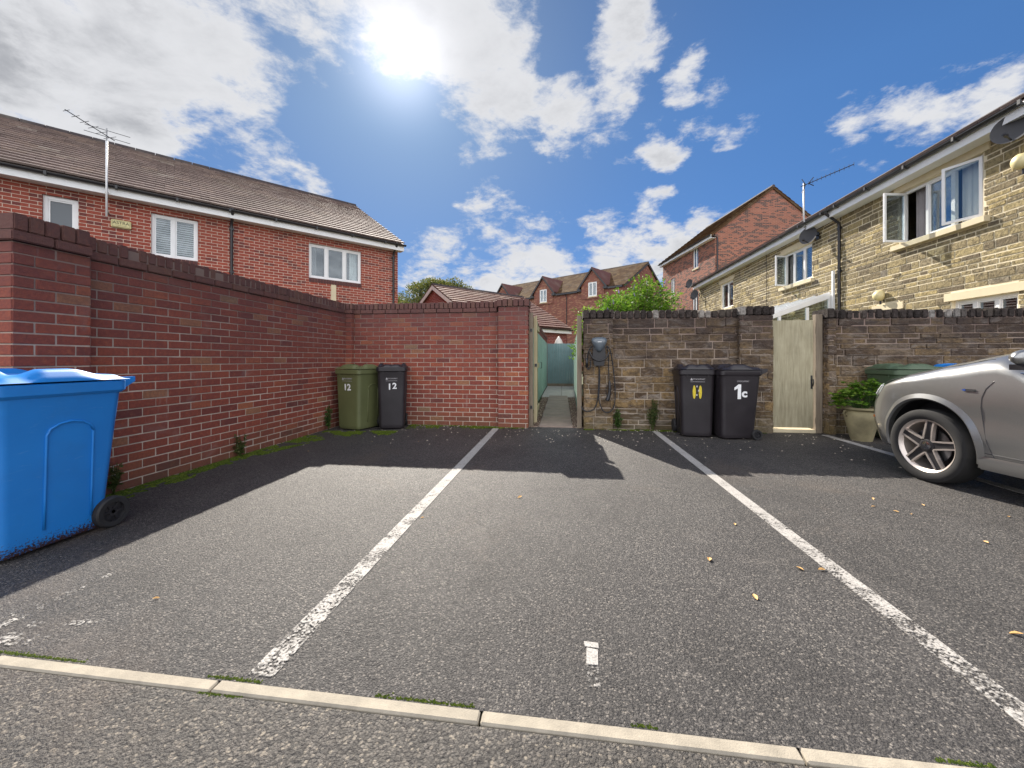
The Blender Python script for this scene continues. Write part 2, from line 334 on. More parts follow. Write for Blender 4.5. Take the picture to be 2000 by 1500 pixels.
M['line'] = linemat('worn white line paint', .86)
M['line_new'] = linemat('white line paint', 1.12)
M['line_old'] = linemat('very worn white line paint', .74)
def groundmat():
    m, t, b = newmat('rough grass and earth'); o = t.n('ShaderNodeTexCoord').outputs['Object']
    c = t.mix(t.mr(t.noise(o, .5, 6), .35, .65), (.05, .075, .02), (.10, .09, .05)); setp(t, b, Base_Color=c, Roughness=.95); return m
M['ground'] = groundmat()

# ------------------------------------------------------------------ mesh builder
class MB:
    def __init__(s): s.v = []; s.f = []; s.t = []; s.mi = []
    def add(s, vs, fs, tint=0.5, mi=0):
        k = len(s.v); s.v += [tuple(p) for p in vs]
        for f in fs: s.f.append(tuple(i + k for i in f)); s.t.append(tint); s.mi.append(mi)
        return s
    def box(s, a, b, tint=.5, mi=0):
        x0, x1 = sorted((a[0], b[0])); y0, y1 = sorted((a[1], b[1])); z0, z1 = sorted((a[2], b[2]))
        return s.add([(x0, y0, z0), (x1, y0, z0), (x1, y1, z0), (x0, y1, z0), (x0, y0, z1), (x1, y0, z1), (x1, y1, z1), (x0, y1, z1)],
              [(0, 3, 2, 1), (4, 5, 6, 7), (0, 1, 5, 4), (1, 2, 6, 5), (2, 3, 7, 6), (3, 0, 4, 7)], tint, mi)
    def obox(s, O, U, V, W, tint=.5, mi=0):   # parallelepiped from a corner, U x V . W > 0
        O, U, V, W = map(Vector, (O, U, V, W)); p = [O, O + U, O + U + V, O + V]; q = [x + W for x in p]
        return s.add(p + q, [(0, 3, 2, 1), (4, 5, 6, 7), (0, 1, 5, 4), (1, 2, 6, 5), (2, 3, 7, 6), (3, 0, 4, 7)], tint, mi)
    def quad(s, *p, tint=.5, mi=0): return s.add(p, [tuple(range(len(p)))], tint, mi)
    def bar(s, a, b, wd, ht, tint=.5, mi=0):
        a, b = Vector(a), Vector(b); d = (b - a); up = Vector((0, 0, 1)) if abs(d.normalized().z) < .9 else Vector((0, 1, 0))
        r = d.cross(up).normalized(); u = r.cross(d).normalized()
        return s.obox(a - r * wd / 2 - u * ht / 2, r * wd, u * ht, d, tint, mi) if r.cross(u).dot(d) > 0 else s.obox(a - r * wd / 2 - u * ht / 2, u * ht, r * wd, d, tint, mi)
    def tube(s, path, r, n=8, tint=.5, mi=0, cap=True):
        path = [Vector(p) for p in path]; rings = []; rr = r if isinstance(r, (list, tuple)) else [r] * len(path)
        prev = None
        for i, p in enumerate(path):
            d = (path[min(i + 1, len(path) - 1)] - path[max(i - 1, 0)]).normalized()
            if prev is None:
                a = d.orthogonal().normalized()
            else:
                a = (prev - d * prev.dot(d)).normalized()
            prev = a; bb = d.cross(a)
            rings.append([p + (a * math.cos(2 * math.pi * j / n) + bb * math.sin(2 * math.pi * j / n)) * rr[i] for j in range(n)])
        vs = [q for rg in rings for q in rg]; fs = []
        for i in range(len(path) - 1):
            for j in range(n):
                fs.append((i * n + j, i * n + (j + 1) % n, (i + 1) * n + (j + 1) % n, (i + 1) * n + j))
        if cap: fs.append(tuple(range(n - 1, -1, -1))); fs.append(tuple((len(path) - 1) * n + j for j in range(n)))
        return s.add(vs, fs, tint, mi)
    def lathe(s, prof, O=(0, 0, 0), axis='z', n=24, tint=.5, mi=0):
        O = Vector(O); vs = []; fs = []
        for (r, h) in prof:
            for j in range(n):
                a = 2 * math.pi * j / n; c, si = r * math.cos(a), r * math.sin(a)
                p = {'z': (c, si, h), 'x': (h, c, si), 'y': (si, h, c)}[axis]; vs.append(O + Vector(p))
        m = len(prof)
        for i in range(m - 1):
            for j in range(n): fs.append((i * n + j, i * n + (j + 1) % n, (i + 1) * n + (j + 1) % n, (i + 1) * n + j))
        if prof[0][0] > 1e-5: fs.append(tuple(range(n - 1, -1, -1)))
        if prof[-1][0] > 1e-5: fs.append(tuple((m - 1) * n + j for j in range(n)))
        return s.add(vs, fs, tint, mi)
    def prism(s, poly, W, tint=.5, mi=0):   # planar polygon extruded by W
        n = len(poly); p = [Vector(q) for q in poly]; q = [x + Vector(W) for x in p]
        fs = [tuple(range(n - 1, -1, -1)), tuple(range(n, 2 * n))] + [(i, (i + 1) % n, n + (i + 1) % n, n + i) for i in range(n)]
        return s.add(p + q, fs, tint, mi)
    def build(s, name, mats, parent=None, smooth=False, bevel=0, auto=None):
        me = bpy.data.meshes.new(name); me.from_pydata(s.v, [], s.f)
        if not isinstance(mats, (list, tuple)): mats = [mats]
        for m in mats: me.materials.append(m)
        me.polygons.foreach_set('material_index', s.mi)
        at = me.attributes.new('tint', 'FLOAT', 'FACE'); at.data.foreach_set('value', s.t)
        bm = bmesh.new(); bm.from_mesh(me)
        if smooth: bmesh.ops.remove_doubles(bm, verts=bm.verts, dist=1e-5)
        bmesh.ops.recalc_face_normals(bm, faces=bm.faces)
        if bevel: 
            bmesh.ops.bevel(bm, geom=[e for e in bm.edges if e.is_manifold and e.calc_face_angle(0) > .5], offset=bevel, segments=1 if bevel < .006 else 2, affect='EDGES', clamp_overlap=True)
        uvl = bm.loops.layers.uv.new('uv')
        for f in bm.faces:
            nn = f.normal
            if abs(nn.z) > .75: tx, ty = Vector((1, 0, 0)), Vector((0, 1, 0))
            elif abs(nn.x) > abs(nn.y): tx, ty = Vector((0, 1, 0)), Vector((0, 0, 1))
            else: tx, ty = Vector((1, 0, 0)), Vector((0, 0, 1))
            for l in f.loops: l[uvl].uv = (l.vert.co.dot(tx) + 50, l.vert.co.dot(ty) + 10)
        bm.to_mesh(me); bm.free()
        if smooth:
            for p in me.polygons: p.use_smooth = True
            if auto is not None: me.set_sharp_from_angle(angle=R(auto))
        ob = bpy.data.objects.new(name, me); C.objects.link(ob)
        if parent: ob.parent = parent
        return ob
def tag(o, label, cat=None, group=None, kind=None):
    if label: o['label'] = label
    if cat: o['category'] = cat
    if group: o['group'] = group
    if kind: o['kind'] = kind
    return o
def thing(name, label, cat, loc=(0, 0, 0), rz=0, group=None):
    o = bpy.data.objects.new(name, None); C.objects.link(o); o.empty_display_size = .2
    o.location = loc; o.rotation_euler = (0, 0, rz); return tag(o, label, cat, group)
def text(body, size, mat, parent, name, mtx, ext=.0015, font_scale=(1, 1), bold=0):
    cu = bpy.data.curves.new('t', 'FONT'); cu.body = body; cu.size = size; cu.offset = bold; cu.extrude = ext; cu.align_x = 'CENTER'; cu.align_y = 'CENTER'
    to = bpy.data.objects.new('t', cu); C.objects.link(to); bpy.context.view_layer.update()
    me = bpy.data.meshes.new_from_object(to.evaluated_get(bpy.context.evaluated_depsgraph_get()))
    bpy.data.objects.remove(to); me.transform(Matrix.Diagonal((font_scale[0], font_scale[1], 1, 1))); me.transform(mtx)
    me.materials.clear(); me.materials.append(mat); ob = bpy.data.objects.new(name, me); C.objects.link(ob); ob.parent = parent; return ob
def face_mtx(loc, xdir, up=(0, 0, 1)):    # text plane: x along xdir, y along up
    x = Vector(xdir).normalized(); y = Vector(up).normalized(); z = x.cross(y).normalized(); y = z.cross(x)
    m = Matrix((x, y, z)).transposed().to_4x4(); m.translation = Vector(loc); return m

# ------------------------------------------------------------------ ground, car park, road
def sheet(name, x0, x1, y0, y1, z, mat, nx=1, ny=1):
    mb = MB(); mb.quad((x0, y0, z), (x1, y0, z), (x1, y1, z), (x0, y1, z)); o = mb.build(name, mat); o['kind'] = 'structure'; return o
sheet('ground', -900, 900, -900, 900, -.03, M['ground'])
sheet('car_park', -14, 14, 1.195, 6.46, 0, M['asphalt'])
sheet('road', -40, 40, -30, 1.149, -.005, M['road'])
k = MB(); x = -13.02
while x < 13:
    e = rnd.uniform(-.002, .002); t_ = rnd.uniform(-.004, .004)
    k.box((x, 1.155 + e, -.09), (x + .906, 1.201 + e, .001 + t_ * .3)); x += .9125
tag(k.build('kerb', M['kerb'], bevel=.005), None, kind='structure')
def line(name, x0, x1, y0, y1, mat, z=.004):
    mb = MB(); mb.box((x0, y0, z - .003), (x1, y1, z)); o = mb.build(name, mat); o['kind'] = 'structure'; return o
line('parking_line', -1.085, -.99, 1.23, 6.25, M['line'])
line('parking_line', 1.37, 1.462, 1.05 + .17, 6.16, M['line'])
line('parking_line', 3.74, 3.84, 1.3, 6.18, M['line'])
line('parking_line', -2.36, -2.27, 1.23, 1.72, M['line_old'])
# faded remains of bay numbers
def mark(polys, mat=M['line_old']):
    mb = MB()
    for p in polys: mb.prism([(a, b, .001) for a, b in p], (0, 0, .003))
    o = mb.build('painted_number', mat); o['kind'] = 'structure'
mark([[(.085, 1.33), (.13, 1.33), (.131, 1.424), (.088, 1.424)]], M['line_old'])
mark([[(.088, 1.425), (.130, 1.425), (.136, 1.50), (.094, 1.505)]], M['line_new'])
mark([[(.088, 1.512), (.140, 1.508), (.140, 1.535), (.086, 1.538)]], M['line_new'])
mark([[(-2.17, 1.47), (-2.1, 1.50), (-2.0, 1.535), (-1.93, 1.52), (-1.95, 1.48), (-2.02, 1.49), (-2.09, 1.455), (-2.15, 1.44)]], M['line_old'])
mark([[(-2.2, 1.24), (-2.0, 1.235), (-1.94, 1.27), (-2.0, 1.30), (-2.1, 1.30), (-2.2, 1.30)]], M['line_old'])
mark([[(-2.18, 1.33), (-2.0, 1.36), (-1.9, 1.40), (-1.92, 1.42), (-2.02, 1.39), (-2.2, 1.36)]], M['line_old'])

# ------------------------------------------------------------------ masonry
def masonry(mb, O, U, Nn, L, z0, rows, lens, gap=.01, depth=.04, jit=.002, holes=(), bond=True, tint=None, endw=.0):
    O, U, Nn = Vector(O), Vector(U), Vector(Nn); z = z0; Z = Vector((0, 0, 1))
    for ri, h in enumerate(rows):
        zm = z + h / 2
        iv = [(0, L)]
        for (a, b, c, d) in holes:
            if c < zm < d:
                nv = []
                for (p, q) in iv:
                    if b <= p or a >= q: nv.append((p, q))
                    else:
                        if a > p: nv.append((p, a))
                        if b < q: nv.append((b, q))
                iv = nv
        ln = lens(ri)
        x = -(ln * .5 if (ri % 2 and bond) else 0) if bond else -rnd.uniform(0, ln)
        while x < L:
            x2 = x + ln
            for (p, q) in iv:
                a, b = max(x, p) + gap / 2, min(x2, q) - gap / 2
                if b - a < .02: continue
                j = max(-.004 if depth < .03 else -.009, rnd.gauss(0, jit)); tl = tint(ri, zm) if tint else (rnd.random() if jit > .0035 else (min(1, abs(rnd.gauss(.48, .2))) if rnd.random() > .018 else .99))
                o = O + U * a + Z * (z + gap / 2 + rnd.uniform(-.0008, .0008)) + Nn * (j - depth)
                mb.obox(o, U * (b - a), Z * (h - gap), Nn * depth, tl) if U.cross(Z).dot(Nn) > 0 else mb.obox(o, Z * (h - gap), U * (b - a), Nn * depth, tl)
            x = x2
            ln = lens(ri)
        z += h
def coping_on_edge(mb, O, U, Nn, L, z, pitch, h, wd, jz=.003, tfn=None, over=0.0, gap=.012):
    O, U, Nn = Vector(O), Vector(U), Vector(Nn); Z = Vector((0, 0, 1)); x = 0
    while x < L - pitch * .4:
        p = pitch * rnd.uniform(.94, 1.06) if jz > .004 else pitch
        b = min(x + p, L) - gap
        o = O + U * (x + gap / 2) + Z * z + Nn * (over + rnd.gauss(0, jz)); hh = h + rnd.gauss(0, jz)
        t_ = tfn() if tfn else rnd.random()
        if U.cross(-Nn).dot(Z) > 0: mb.obox(o, U * (b - x), -Nn * wd, Z * hh, t_)
        else: mb.obox(o, -Nn * wd, U * (b - x), Z * hh, t_)
        x += p

# left brick wall : face x=-3.65, from y=2.53 to 6.3, thickness .22 ; end pier y 2.10..2.53, face x=-3.55
CR = .075; HW = 25 * CR   # 1.875 body + plinth course + brick on edge
lw = thing('brick_wall', 'long red brick garden wall along the left of the car park with a pier at its near end', 'wall', (-3.65, 2.1, 0))
mb = MB(); masonry(mb, (0, .43, 0), (0, 1, 0), (1, 0, 0), 3.77 + .12, 0, [CR] * 25, lambda r: .225, jit=.0016)
mb.build('brickwork', M['brick'], lw, bevel=.0025)
mb = MB(); mb.box((-.22, .43, -.05), (-.0045, 4.3, HW - .001)); mb.build('mortar_core', M['mortar'], lw)
mb = MB()
masonry(mb, (.10, 0, 0), (0, 1, 0), (1, 0, 0), .435, 0, [CR] * 25, lambda r: .225, jit=.0014)
masonry(mb, (-.225, 0, 0), (1, 0, 0), (0, -1, 0), .325, 0, [CR] * 25, lambda r: .2175 if r % 2 else .2175, depth=.03, jit=.0012)
mb.build('pier', M['brick'], lw, bevel=.0025)
mb = MB(); mb.box((-.22, .006, -.05), (.0955, .43, HW - .001)); mb.box((.0, .425, 0), (.0955, .431, HW - .002)); mb.build('pier_core', M['mortar'], lw)
mb = MB()
masonry(mb, (.125, -.02, HW), (0, 1, 0), (1, 0, 0), .475, 0, [CR], lambda r: .225, depth=.35, jit=.001)
for i in range(5):
    mb.box((-.24 + i * 0, i * .086 + rnd.gauss(0, .003), HW + CR + .002), (.105 + rnd.gauss(0, .004), i * .086 + .077, HW + CR + .113 + rnd.gauss(0, .003)), rnd.random())
mb.build('pier_coping', M['brick_cap'], lw, bevel=.006)
mb = MB()
masonry(mb, (.018, .46, HW), (0, 1, 0), (1, 0, 0), 3.75, 0, [CR], lambda r: .225, depth=.25, jit=.0025)
coping_on_edge(mb, (0, .46, 0), (0, 1, 0), (1, 0, 0), 3.75, HW + CR, .077, .103, .225, .0038, over=.004)
mb.build('coping', M['brick_cap'], lw, bevel=.006)
mb = MB(); mb.box((-.21, .46, HW + .004), (-.002, 4.2, HW + CR + .075)); mb.box((-.2, .01, HW + .004), (.08, .42, HW + CR + .085)); mb.build('coping_mortar', M['mortar_stone'], lw)

# back brick wall y=6.3 from x=-3.65 to -.53
bw = thing('brick_wall', 'red brick wall across the back of the car park behind the number 12 bins', 'wall', (-3.65, 6.3, 0))
mb = MB(); masonry(mb, (0, 0, 0), (1, 0, 0), (0, -1, 0), 2.63, 0, [CR] * 25, lambda r: .225, jit=.0014)
mb.build('brickwork', M['brick'], bw, bevel=.002)
mb = MB(); mb.box((-.22, .0045, -.05), (3.1, .22, HW - .001)); mb.build('mortar_core', M['mortar'], bw)
mb = MB()
masonry(mb, (2.63, -.10, 0), (1, 0, 0), (0, -1, 0), .49, 0, [CR] * 26, lambda r: .225, jit=.0014)
masonry(mb, (3.12, -.10, 0), (0, 1, 0), (1, 0, 0), .33, 0, [CR] * 26, lambda r: .22, depth=.03, jit=.0012)
mb.build('pier', M['brick'], bw, bevel=.002)
mb = MB(); mb.box((2.638, -.0955, -.05), (3.11, .23, HW + CR)); mb.build('pier_core', M['mortar'], bw)
mb = MB()
masonry(mb, (0, -.015, HW), (1, 0, 0), (0, -1, 0), 2.6, 0, [CR], lambda r: .225, depth=.25, jit=.002)
coping_on_edge(mb, (0, 0, 0), (1, 0, 0), (0, -1, 0), 2.61, HW + CR, .077, .103, .225, .0035, over=.004)
coping_on_edge(mb, (2.61, -.12, 0), (1, 0, 0), (0, -1, 0), .53, HW + CR + .005, .088, .115, .37, .003)
mb.build('coping', M['brick_cap'], bw, bevel=.005)
mb = MB(); masonry(mb, (0, -.1, 0), (1, 0, 0), (0, -1, 0), .115, 0, [CR] * 25, lambda r: .225, bond=True, jit=.001)
masonry(mb, (.115, -.1, 0), (0, 1, 0), (1, 0, 0), .1, 0, [CR] * 25, lambda r: .2, depth=.03, jit=.001)
mb.build('corner_pier', M['brick'], bw, bevel=.002)
mb = MB(); mb.box((.0, -.092, 0), (.107, .01, HW - .002)); mb.build('corner_pier_core', M['mortar'], bw)
mb = MB(); masonry(mb, (.0, -.115, HW), (1, 0, 0), (0, -1, 0), .13, 0, [CR], lambda r: .225, depth=.1); coping_on_edge(mb, (.0, -.10, 0), (1, 0, 0), (0, -1, 0), .13, HW + CR, .077, .103, .1, .003)
mb.build('corner_coping', M['brick_cap'], bw, bevel=.005)

# side brick wall running back along the left of the path
sw = thing('brick_wall', 'brick side wall running back behind the teal fence on the left of the path', 'wall', (-.72, 6.66, 0))
mb = MB(); masonry(mb, (.09, 0, 0), (0, 1, 0), (1, 0, 0), 10.4, .3, [CR] * 22, lambda r: .225, jit=.001); mb.build('brickwork', M['brick'], sw)
mb = MB(); mb.box((-.12, 0, -.05), (.084, 10.4, 1.95)); mb.build('mortar_core', M['mortar'], sw)
mb = MB(); coping_on_edge(mb, (.1, 0, 0), (0, 1, 0), (1, 0, 0), 10.4, 1.953, .077, .10, .22, .003); mb.build('coping', M['brick_cap'], sw)

# stone walls
def stone_rows(H):
    rows = []; z = 0
    while z < H - .03:
        h = rnd.choice([.075, .085, .1, .115, .14, .15]); h = min(h, H - z)
        if H - z - h < .06: h = H - z
        rows.append(h); z += h
    return rows
def stone_len(r): return rnd.choice([.16, .2, .24, .28, .34, .4, .46])
def stone_wall(label, x0, x1, H, piers, capped, seedt):
    t = thing('stone_wall', label, 'wall', (x0, 6.3, 0)); L = x1 - x0
    mb = MB(); masonry(mb, (0, 0, 0), (1, 0, 0), (0, -1, 0), L, 0, stone_rows(H), stone_len, gap=.012, depth=.09, jit=.009, bond=False)
    masonry(mb, (0, 0, 0), (0, 1, 0), (-1, 0, 0), .3, 0, [.1] * int(H / .1), lambda r: .3, gap=.012, depth=.03, jit=.004, bond=False)
    masonry(mb, (L, 0, 0), (0, 1, 0), (1, 0, 0), .3, 0, [.1] * int(H / .1), lambda r: .3, gap=.012, depth=.03, jit=.004, bond=False)
    mb.build('stonework', M['stone_dark'], t, bevel=.005)
    mb = MB(); mb.box((.012, .011, -.05), (L - .012, .3, H - .002)); mb.build('mortar_core', M['mortar_stone'], t)
    for (a, b, hh) in piers:
        mb = MB(); masonry(mb, (a, -.09, 0), (1, 0, 0), (0, -1, 0), b - a, 0, stone_rows(hh), lambda r: rnd.choice([.2, .26, .32, .45]), gap=.012, depth=.09, jit=.006, bond=False)
        masonry(mb, (b, -.09, 0), (0, 1, 0), (1, 0, 0), .1, 0, stone_rows(hh), lambda r: .12, gap=.012, depth=.03, jit=.003, bond=False)
        masonry(mb, (a, -.09, 0), (0, 1, 0), (-1, 0, 0), .1, 0, stone_rows(hh), lambda r: .12, gap=.012, depth=.03, jit=.003, bond=False)
        mb.build('pier', M['stone_dark'], t, bevel=.005)
        mb = MB(); mb.box((a + .012, -.077, -.05), (b - .012, .02, hh - .003)); mb.build('pier_core', M['mortar_stone'], t)
    mb = MB()
    coping_on_edge(mb, (0, 0, 0), (1, 0, 0), (0, -1, 0), L, H, .098, .125, .3, .008, lambda: rnd.random(), over=.01, gap=.014)
    for (a, b, hh) in piers: coping_on_edge(mb, (a - .015, -.11, 0), (1, 0, 0), (0, -1, 0), b - a + .03, hh + .002, .105, .13, .38, .008, over=0, gap=.012)
    mb.build('coping', M['stone_cap'], t, bevel=.012)
    mb = MB(); mb.box((.01, .02, H), (L - .01, .28, H + .085)); mb.build('coping_mortar', M['mortar_stone'], t)
    return t
stone_wall('weathered gritstone wall with black topped coping, charger on its left pier', .345, 3.115, 1.74, [(0, .45, 1.74), (2.30, 2.77, 1.76)], True, 1)
stone_wall('sooty gritstone wall on the right behind the silver car', 3.85, 9.5, 1.70, [(0, .12, 1.70)], True, 2)

# ------------------------------------------------------------------ timber gate in the stone wall
g = thing('timber_gate', 'closed olive drab timber gate between the two stone walls', 'gate', (3.12, 6.34, 0))
mb = MB(); n = 6; W = .60 / n
mb.box((.012, 0, .075), (.612, .03, 1.69)); mb.build('leaf', M['gatewood'], g, bevel=.002)
mb = MB(); 
for z in (.2, .9, 1.55): MB().box((.02, .0305, z), (.60, .065, z + .09)).build('ledge', M['postwood'], g)
mb = MB(); mb.box((.632, -.03, 0), (.722, .06, 1.77)); mb.build('post', M['postwood'], g, bevel=.004)
mb = MB(); mb.box((.575, -.006, .66), (.598, -.0005, .86)); mb.build('lock_plate', M['black_plastic'], g)
mb = MB(); mb.tube([(.587, -.004, .80), (.587, -.045, .80), (.587, -.05, .76), (.587, -.03, .70)], .007); mb.build('handle', M['black_plastic'], g, smooth=True)
mb = MB(); mb.box((.0, -.03, 0), (.63, .16, .05)); mb.build('threshold', M['cast_stone'], g, bevel=.004)

# ------------------------------------------------------------------ path, fences in the gap
mb = MB(); y = 6.33
while y < 11.3:
    mb.box((-.37 + rnd.uniform(-.006, .006), y, -.03), (.17 + rnd.uniform(-.006, .006), y + .438, .02 + rnd.uniform(-.003, .003)), rnd.random()); y += .45
tag(mb.build('path', M['slab'], bevel=.006), None, kind='structure')
mb = MB(); y = 11.35
for yy in range(3):
    for xx in range(2): mb.box((-.58 + xx * .58, y + yy * 1.53, -.03), (-.58 + xx * .58 + .57, y + yy * 1.53 + 1.52, .015 + rnd.uniform(0, .004)))
tag(mb.build('pavement', M['slab_pale'], bevel=.006), None, kind='structure')
def fence_run(t, A, B, h, mat, board=.1, lean=0):
    A, B = Vector(A), Vector(B); d = (B - A); L = d.length; d.normalize(); nrm = Vector((-d.y, d.x, 0)); mb = MB(); x = 0
    while x < L - .01:
        b = min(x + board - .003, L); j = rnd.uniform(0, .008)
        mb.obox(A + d * x + nrm * j, d * (b - x), nrm * .016, Vector((0, 0, h + rnd.uniform(-.006, .006))), rnd.random()); x += board
    return mb.build('boards', mat, t)
f1 = thing('fence', 'light teal board fence along the left side of the path', 'fence', (-.60, 7.3, 0))
fence_run(f1, (.01, 0, 0.03), (.01, 8.85, 0.03), 1.73, M['teal_light'])
mb = MB(); mb.tube([(.02, 3.4, 1.02), (.055, 3.4, 1.02), (.055, 3.4, .86), (.02, 3.4, .86)], .008); mb.build('handle', M['black_plastic'], f1)
f2 = thing('fence', 'teal board fence closing the far end of the path', 'fence', (-.58, 16.0, 0))
fence_run(f2, (1.1, 0, .03), (0, 0, .03), 1.72, M['teal'])
mb = MB(); mb.box((0, -.03, .02), (1.1, 0, .12)); mb.build('gravel_board', M['postwood'], f2)
f3 = thing('fence', 'narrow teal fence seen edge on along the right side of the path under climbing leaves', 'fence', (.30, 6.42, 0))
fence_run(f3, (0.0, 0, .02), (.20, 9.5, .02), 1.62, M['teal_light'])
mb = MB(); mb.bar((.05, 0, .3), (.25, 9.5, .3), .04, .07); mb.bar((.05, 0, 1.3), (.25, 9.5, 1.3), .04, .07); mb.build('rails', M['postwood'], f3)
gp = thing('gate_post', 'weathered timber gate post against the right brick pier', 'post', (-.495, 6.36, 0))
mb = MB(); mb.box((-.035, -.04, 0), (.03, .04, 1.86)); mb.build('post', M['postwood'], gp, bevel=.004)
for z in (1.55, .3): MB().box((-.01, -.05, z), (.02, -.041, z + .05)).build('hinge', M['black_plastic'], gp)
og = thing('path_gate', 'pale timber gate standing open against the left fence at the path mouth', 'gate', (-.45, 6.42, 0))
mb = MB()
for i in range(8): mb.box((-.01, i * .105, .06), (.012, i * .105 + .102, 1.80))
mb.build('boards', M['palewood'], og, bevel=.002)
mb = MB(); mb.box((.0125, .0, .06), (.045, .07, 1.82)); 
for z in (.2, .95, 1.6): mb.box((.0125, .072, z), (.04, .83, z + .09))
mb.build('frame', M['palewood'], og, bevel=.003)
mb = MB(); mb.box((.012, -.012, .98), (.045, -.001, 1.03)); mb.build('latch', M['black_plastic'], og)
tag(MB().box((.245, 6.29, 0), (.318, 6.37, 1.80)).build('gate_post', M['postwood'], bevel=.005), 'grey timber post left of the charger at the stone wall end', 'post')
# gravel beds
def pebbles(name, x0, x1, y0, y1, n, r):
    mb = MB(); mb.quad((x0, y0, -.012), (x1, y0, -.012), (x1, y1, -.012), (x0, y1, -.012))
    for i in range(n):
        px, py = rnd.uniform(x0, x1), y0 + (y1 - y0) * rnd.random() ** 1.5; s = r * rnd.uniform(.5, 1.3)
        vs = [(px + s * math.cos(a) * rnd.uniform(.7, 1.1), py + s * math.sin(a), -.01 + s * .2) for a in (0, 1.3, 2.6, 3.9, 5.1)] + [(px, py, s * .8)]
        mb.add(vs, [(0, 1, 5), (1, 2, 5), (2, 3, 5), (3, 4, 5), (4, 0, 5)], rnd.random())
    m, t, b = newmat(name + '_mat'); setp(t, b, Base_Color=t.ramp(tint_attr(t), [(0, (.07, .04, .03)), (.5, (.18, .12, .09)), (.9, (.3, .24, .19)), (1, (.5, .42, .32))]), Roughness=.85)
    return tag(mb.build(name, m), 'brown gravel chippings beside the path slabs', 'gravel', kind='stuff')
pebbles('gravel', -.56, -.38, 6.32, 11.3, 1500, .016)
pebbles('gravel', .18, .40, 6.32, 11.3, 1500, .016)

# white furled parasol tip beyond the fence
pz = thing('parasol', 'closed cream parasol top poking over the teal end fence', 'parasol', (-.12, 16.6, 0))
MB().lathe([(.02, 1.0), (.13, 1.25), (.19, 1.55), (.20, 1.72), (.13, 1.92), (.05, 2.03), (.012, 2.08)], n=10).build('canopy', M['cream'], pz, smooth=True)
MB().tube([(0, 0, 0), (0, 0, 1.1)], .02).build('pole', M['metal'], pz)

# ------------------------------------------------------------------ windows and houses
def window(parent, x0, x1, z0, z1, cells, y=.06, mat=None, sill=None, blind=None, curtain=None, opens=(), glass=None, fr=.055, back=.45):
    """cells: relative widths; frame sits y behind the facade plane y=0; returns frame"""
    mat = mat or M['white']; glass = glass or M['glass']; tot = sum(cells); mb = MB(); wd = x1 - x0
    mb.box((x0, y, z0), (x0 + fr, y + .06, z1)); mb.box((x1 - fr, y, z0), (x1, y + .06, z1))
    mb.box((x0 + fr, y, z1 - fr), (x1 - fr, y + .06, z1)); mb.box((x0 + fr, y, z0), (x1 - fr, y + .06, z0 + fr))
    xs = [x0]; 
    for c in cells: xs.append(xs[-1] + wd * c / tot)
    for q in xs[1:-1]: mb.box((q - .03, y + .0, z0 + fr), (q + .03, y + .06, z1 - fr))
    f = mb.build('window', mat, parent, bevel=.004)
    for i in range(len(cells)):
        a = xs[i] + (fr if i == 0 else .03); b = xs[i + 1] - (fr if i == len(cells) - 1 else .03); c0, c1 = z0 + fr, z1 - fr
        if i in opens:
            side, ang = opens[i]; h = Vector((a if side < 0 else b, y - .005, 0)); wv = (b - a)
            dx = math.cos(R(ang)) * (1 if side < 0 else -1); dy = -math.sin(R(ang)); d = Vector((dx, dy, 0)); nn = Vector((-dy, dx, 0)) * .035
            sb = MB(); s_ = .045; O = h + Vector((0, 0, c0 - .02)); H = c1 - c0 + .04; Wd = wv + .02
            for (p0, p1, q0, q1) in ((0, s_, 0, H), (Wd - s_, Wd, 0, H), (s_, Wd - s_, 0, s_), (s_, Wd - s_, H - s_, H)):
                v = [O + d * p0 + Vector((0, 0, q0)), O + d * p1 + Vector((0, 0, q0)), O + d * p1 + Vector((0, 0, q1)), O + d * p0 + Vector((0, 0, q1))]
                sb.prism(v, nn)
            sb.build('sash', mat, f)
            pb = MB(); v = [O + d * s_ + Vector((0, 0, s_)), O + d * (Wd - s_) + Vector((0, 0, s_)), O + d * (Wd - s_) + Vector((0, 0, H - s_)), O + d * s_ + Vector((0, 0, H - s_))]
            pb.prism([p + nn * .4 for p in v], nn * .2); pb.build('pane', glass, f)
        else:
            s2 = .028; mb = MB()
            mb.box((a, y + .012, c0), (a + s2, y + .05, c1)); mb.box((b - s2, y + .012, c0), (b, y + .05, c1)); mb.box((a + s2, y + .012, c0), (b - s2, y + .05, c0 + s2)); mb.box((a + s2, y + .012, c1 - s2), (b - s2, y + .05, c1))
            mb.build('sash', mat, f)
            MB().box((a + s2, y + .028, c0 + s2), (b - s2, y + .036, c1 - s2)).build('pane', glass, f)
    if sill:
        MB().box((x0 - sill[0], -sill[1], z0 - sill[2]), (x1 + sill[0], y + .05, z0 - .002)).build('sill', sill[3], f, bevel=.006)
    if blind:
        for (a, b, c, d) in blind:
            mb = MB(); z = c
            while z < d: mb.obox((a, y + .10, z), (b - a, 0, 0), (0, .028, .022), (0, -.0018, .003)); z += .052
            mb.build('blind', M['blind'], f)
    if curtain:
        for (a, b, mt) in curtain:
            mb = MB(); nn = max(4, int((b - a) / .035)); pts = []
            for i in range(nn + 1): pts.append((a + (b - a) * i / nn, y + .16 + .02 * math.sin(i * 1.9)))
            for i in range(nn): mb.prism([(pts[i][0], pts[i][1], z0), (pts[i + 1][0], pts[i + 1][1], z0), (pts[i + 1][0], pts[i + 1][1], z1), (pts[i][0], pts[i][1], z1)], (0, .003, 0))
            mb.build('curtain', mt, f)
    MB().box((x0 + .03, y + back, z0 + (.02 if back < .1 else -.3)), (x1 - .03, y + back + .006, z1 + (-.02 if back < .1 else .3))).build('room_backing', M['dark'], f)
    return f
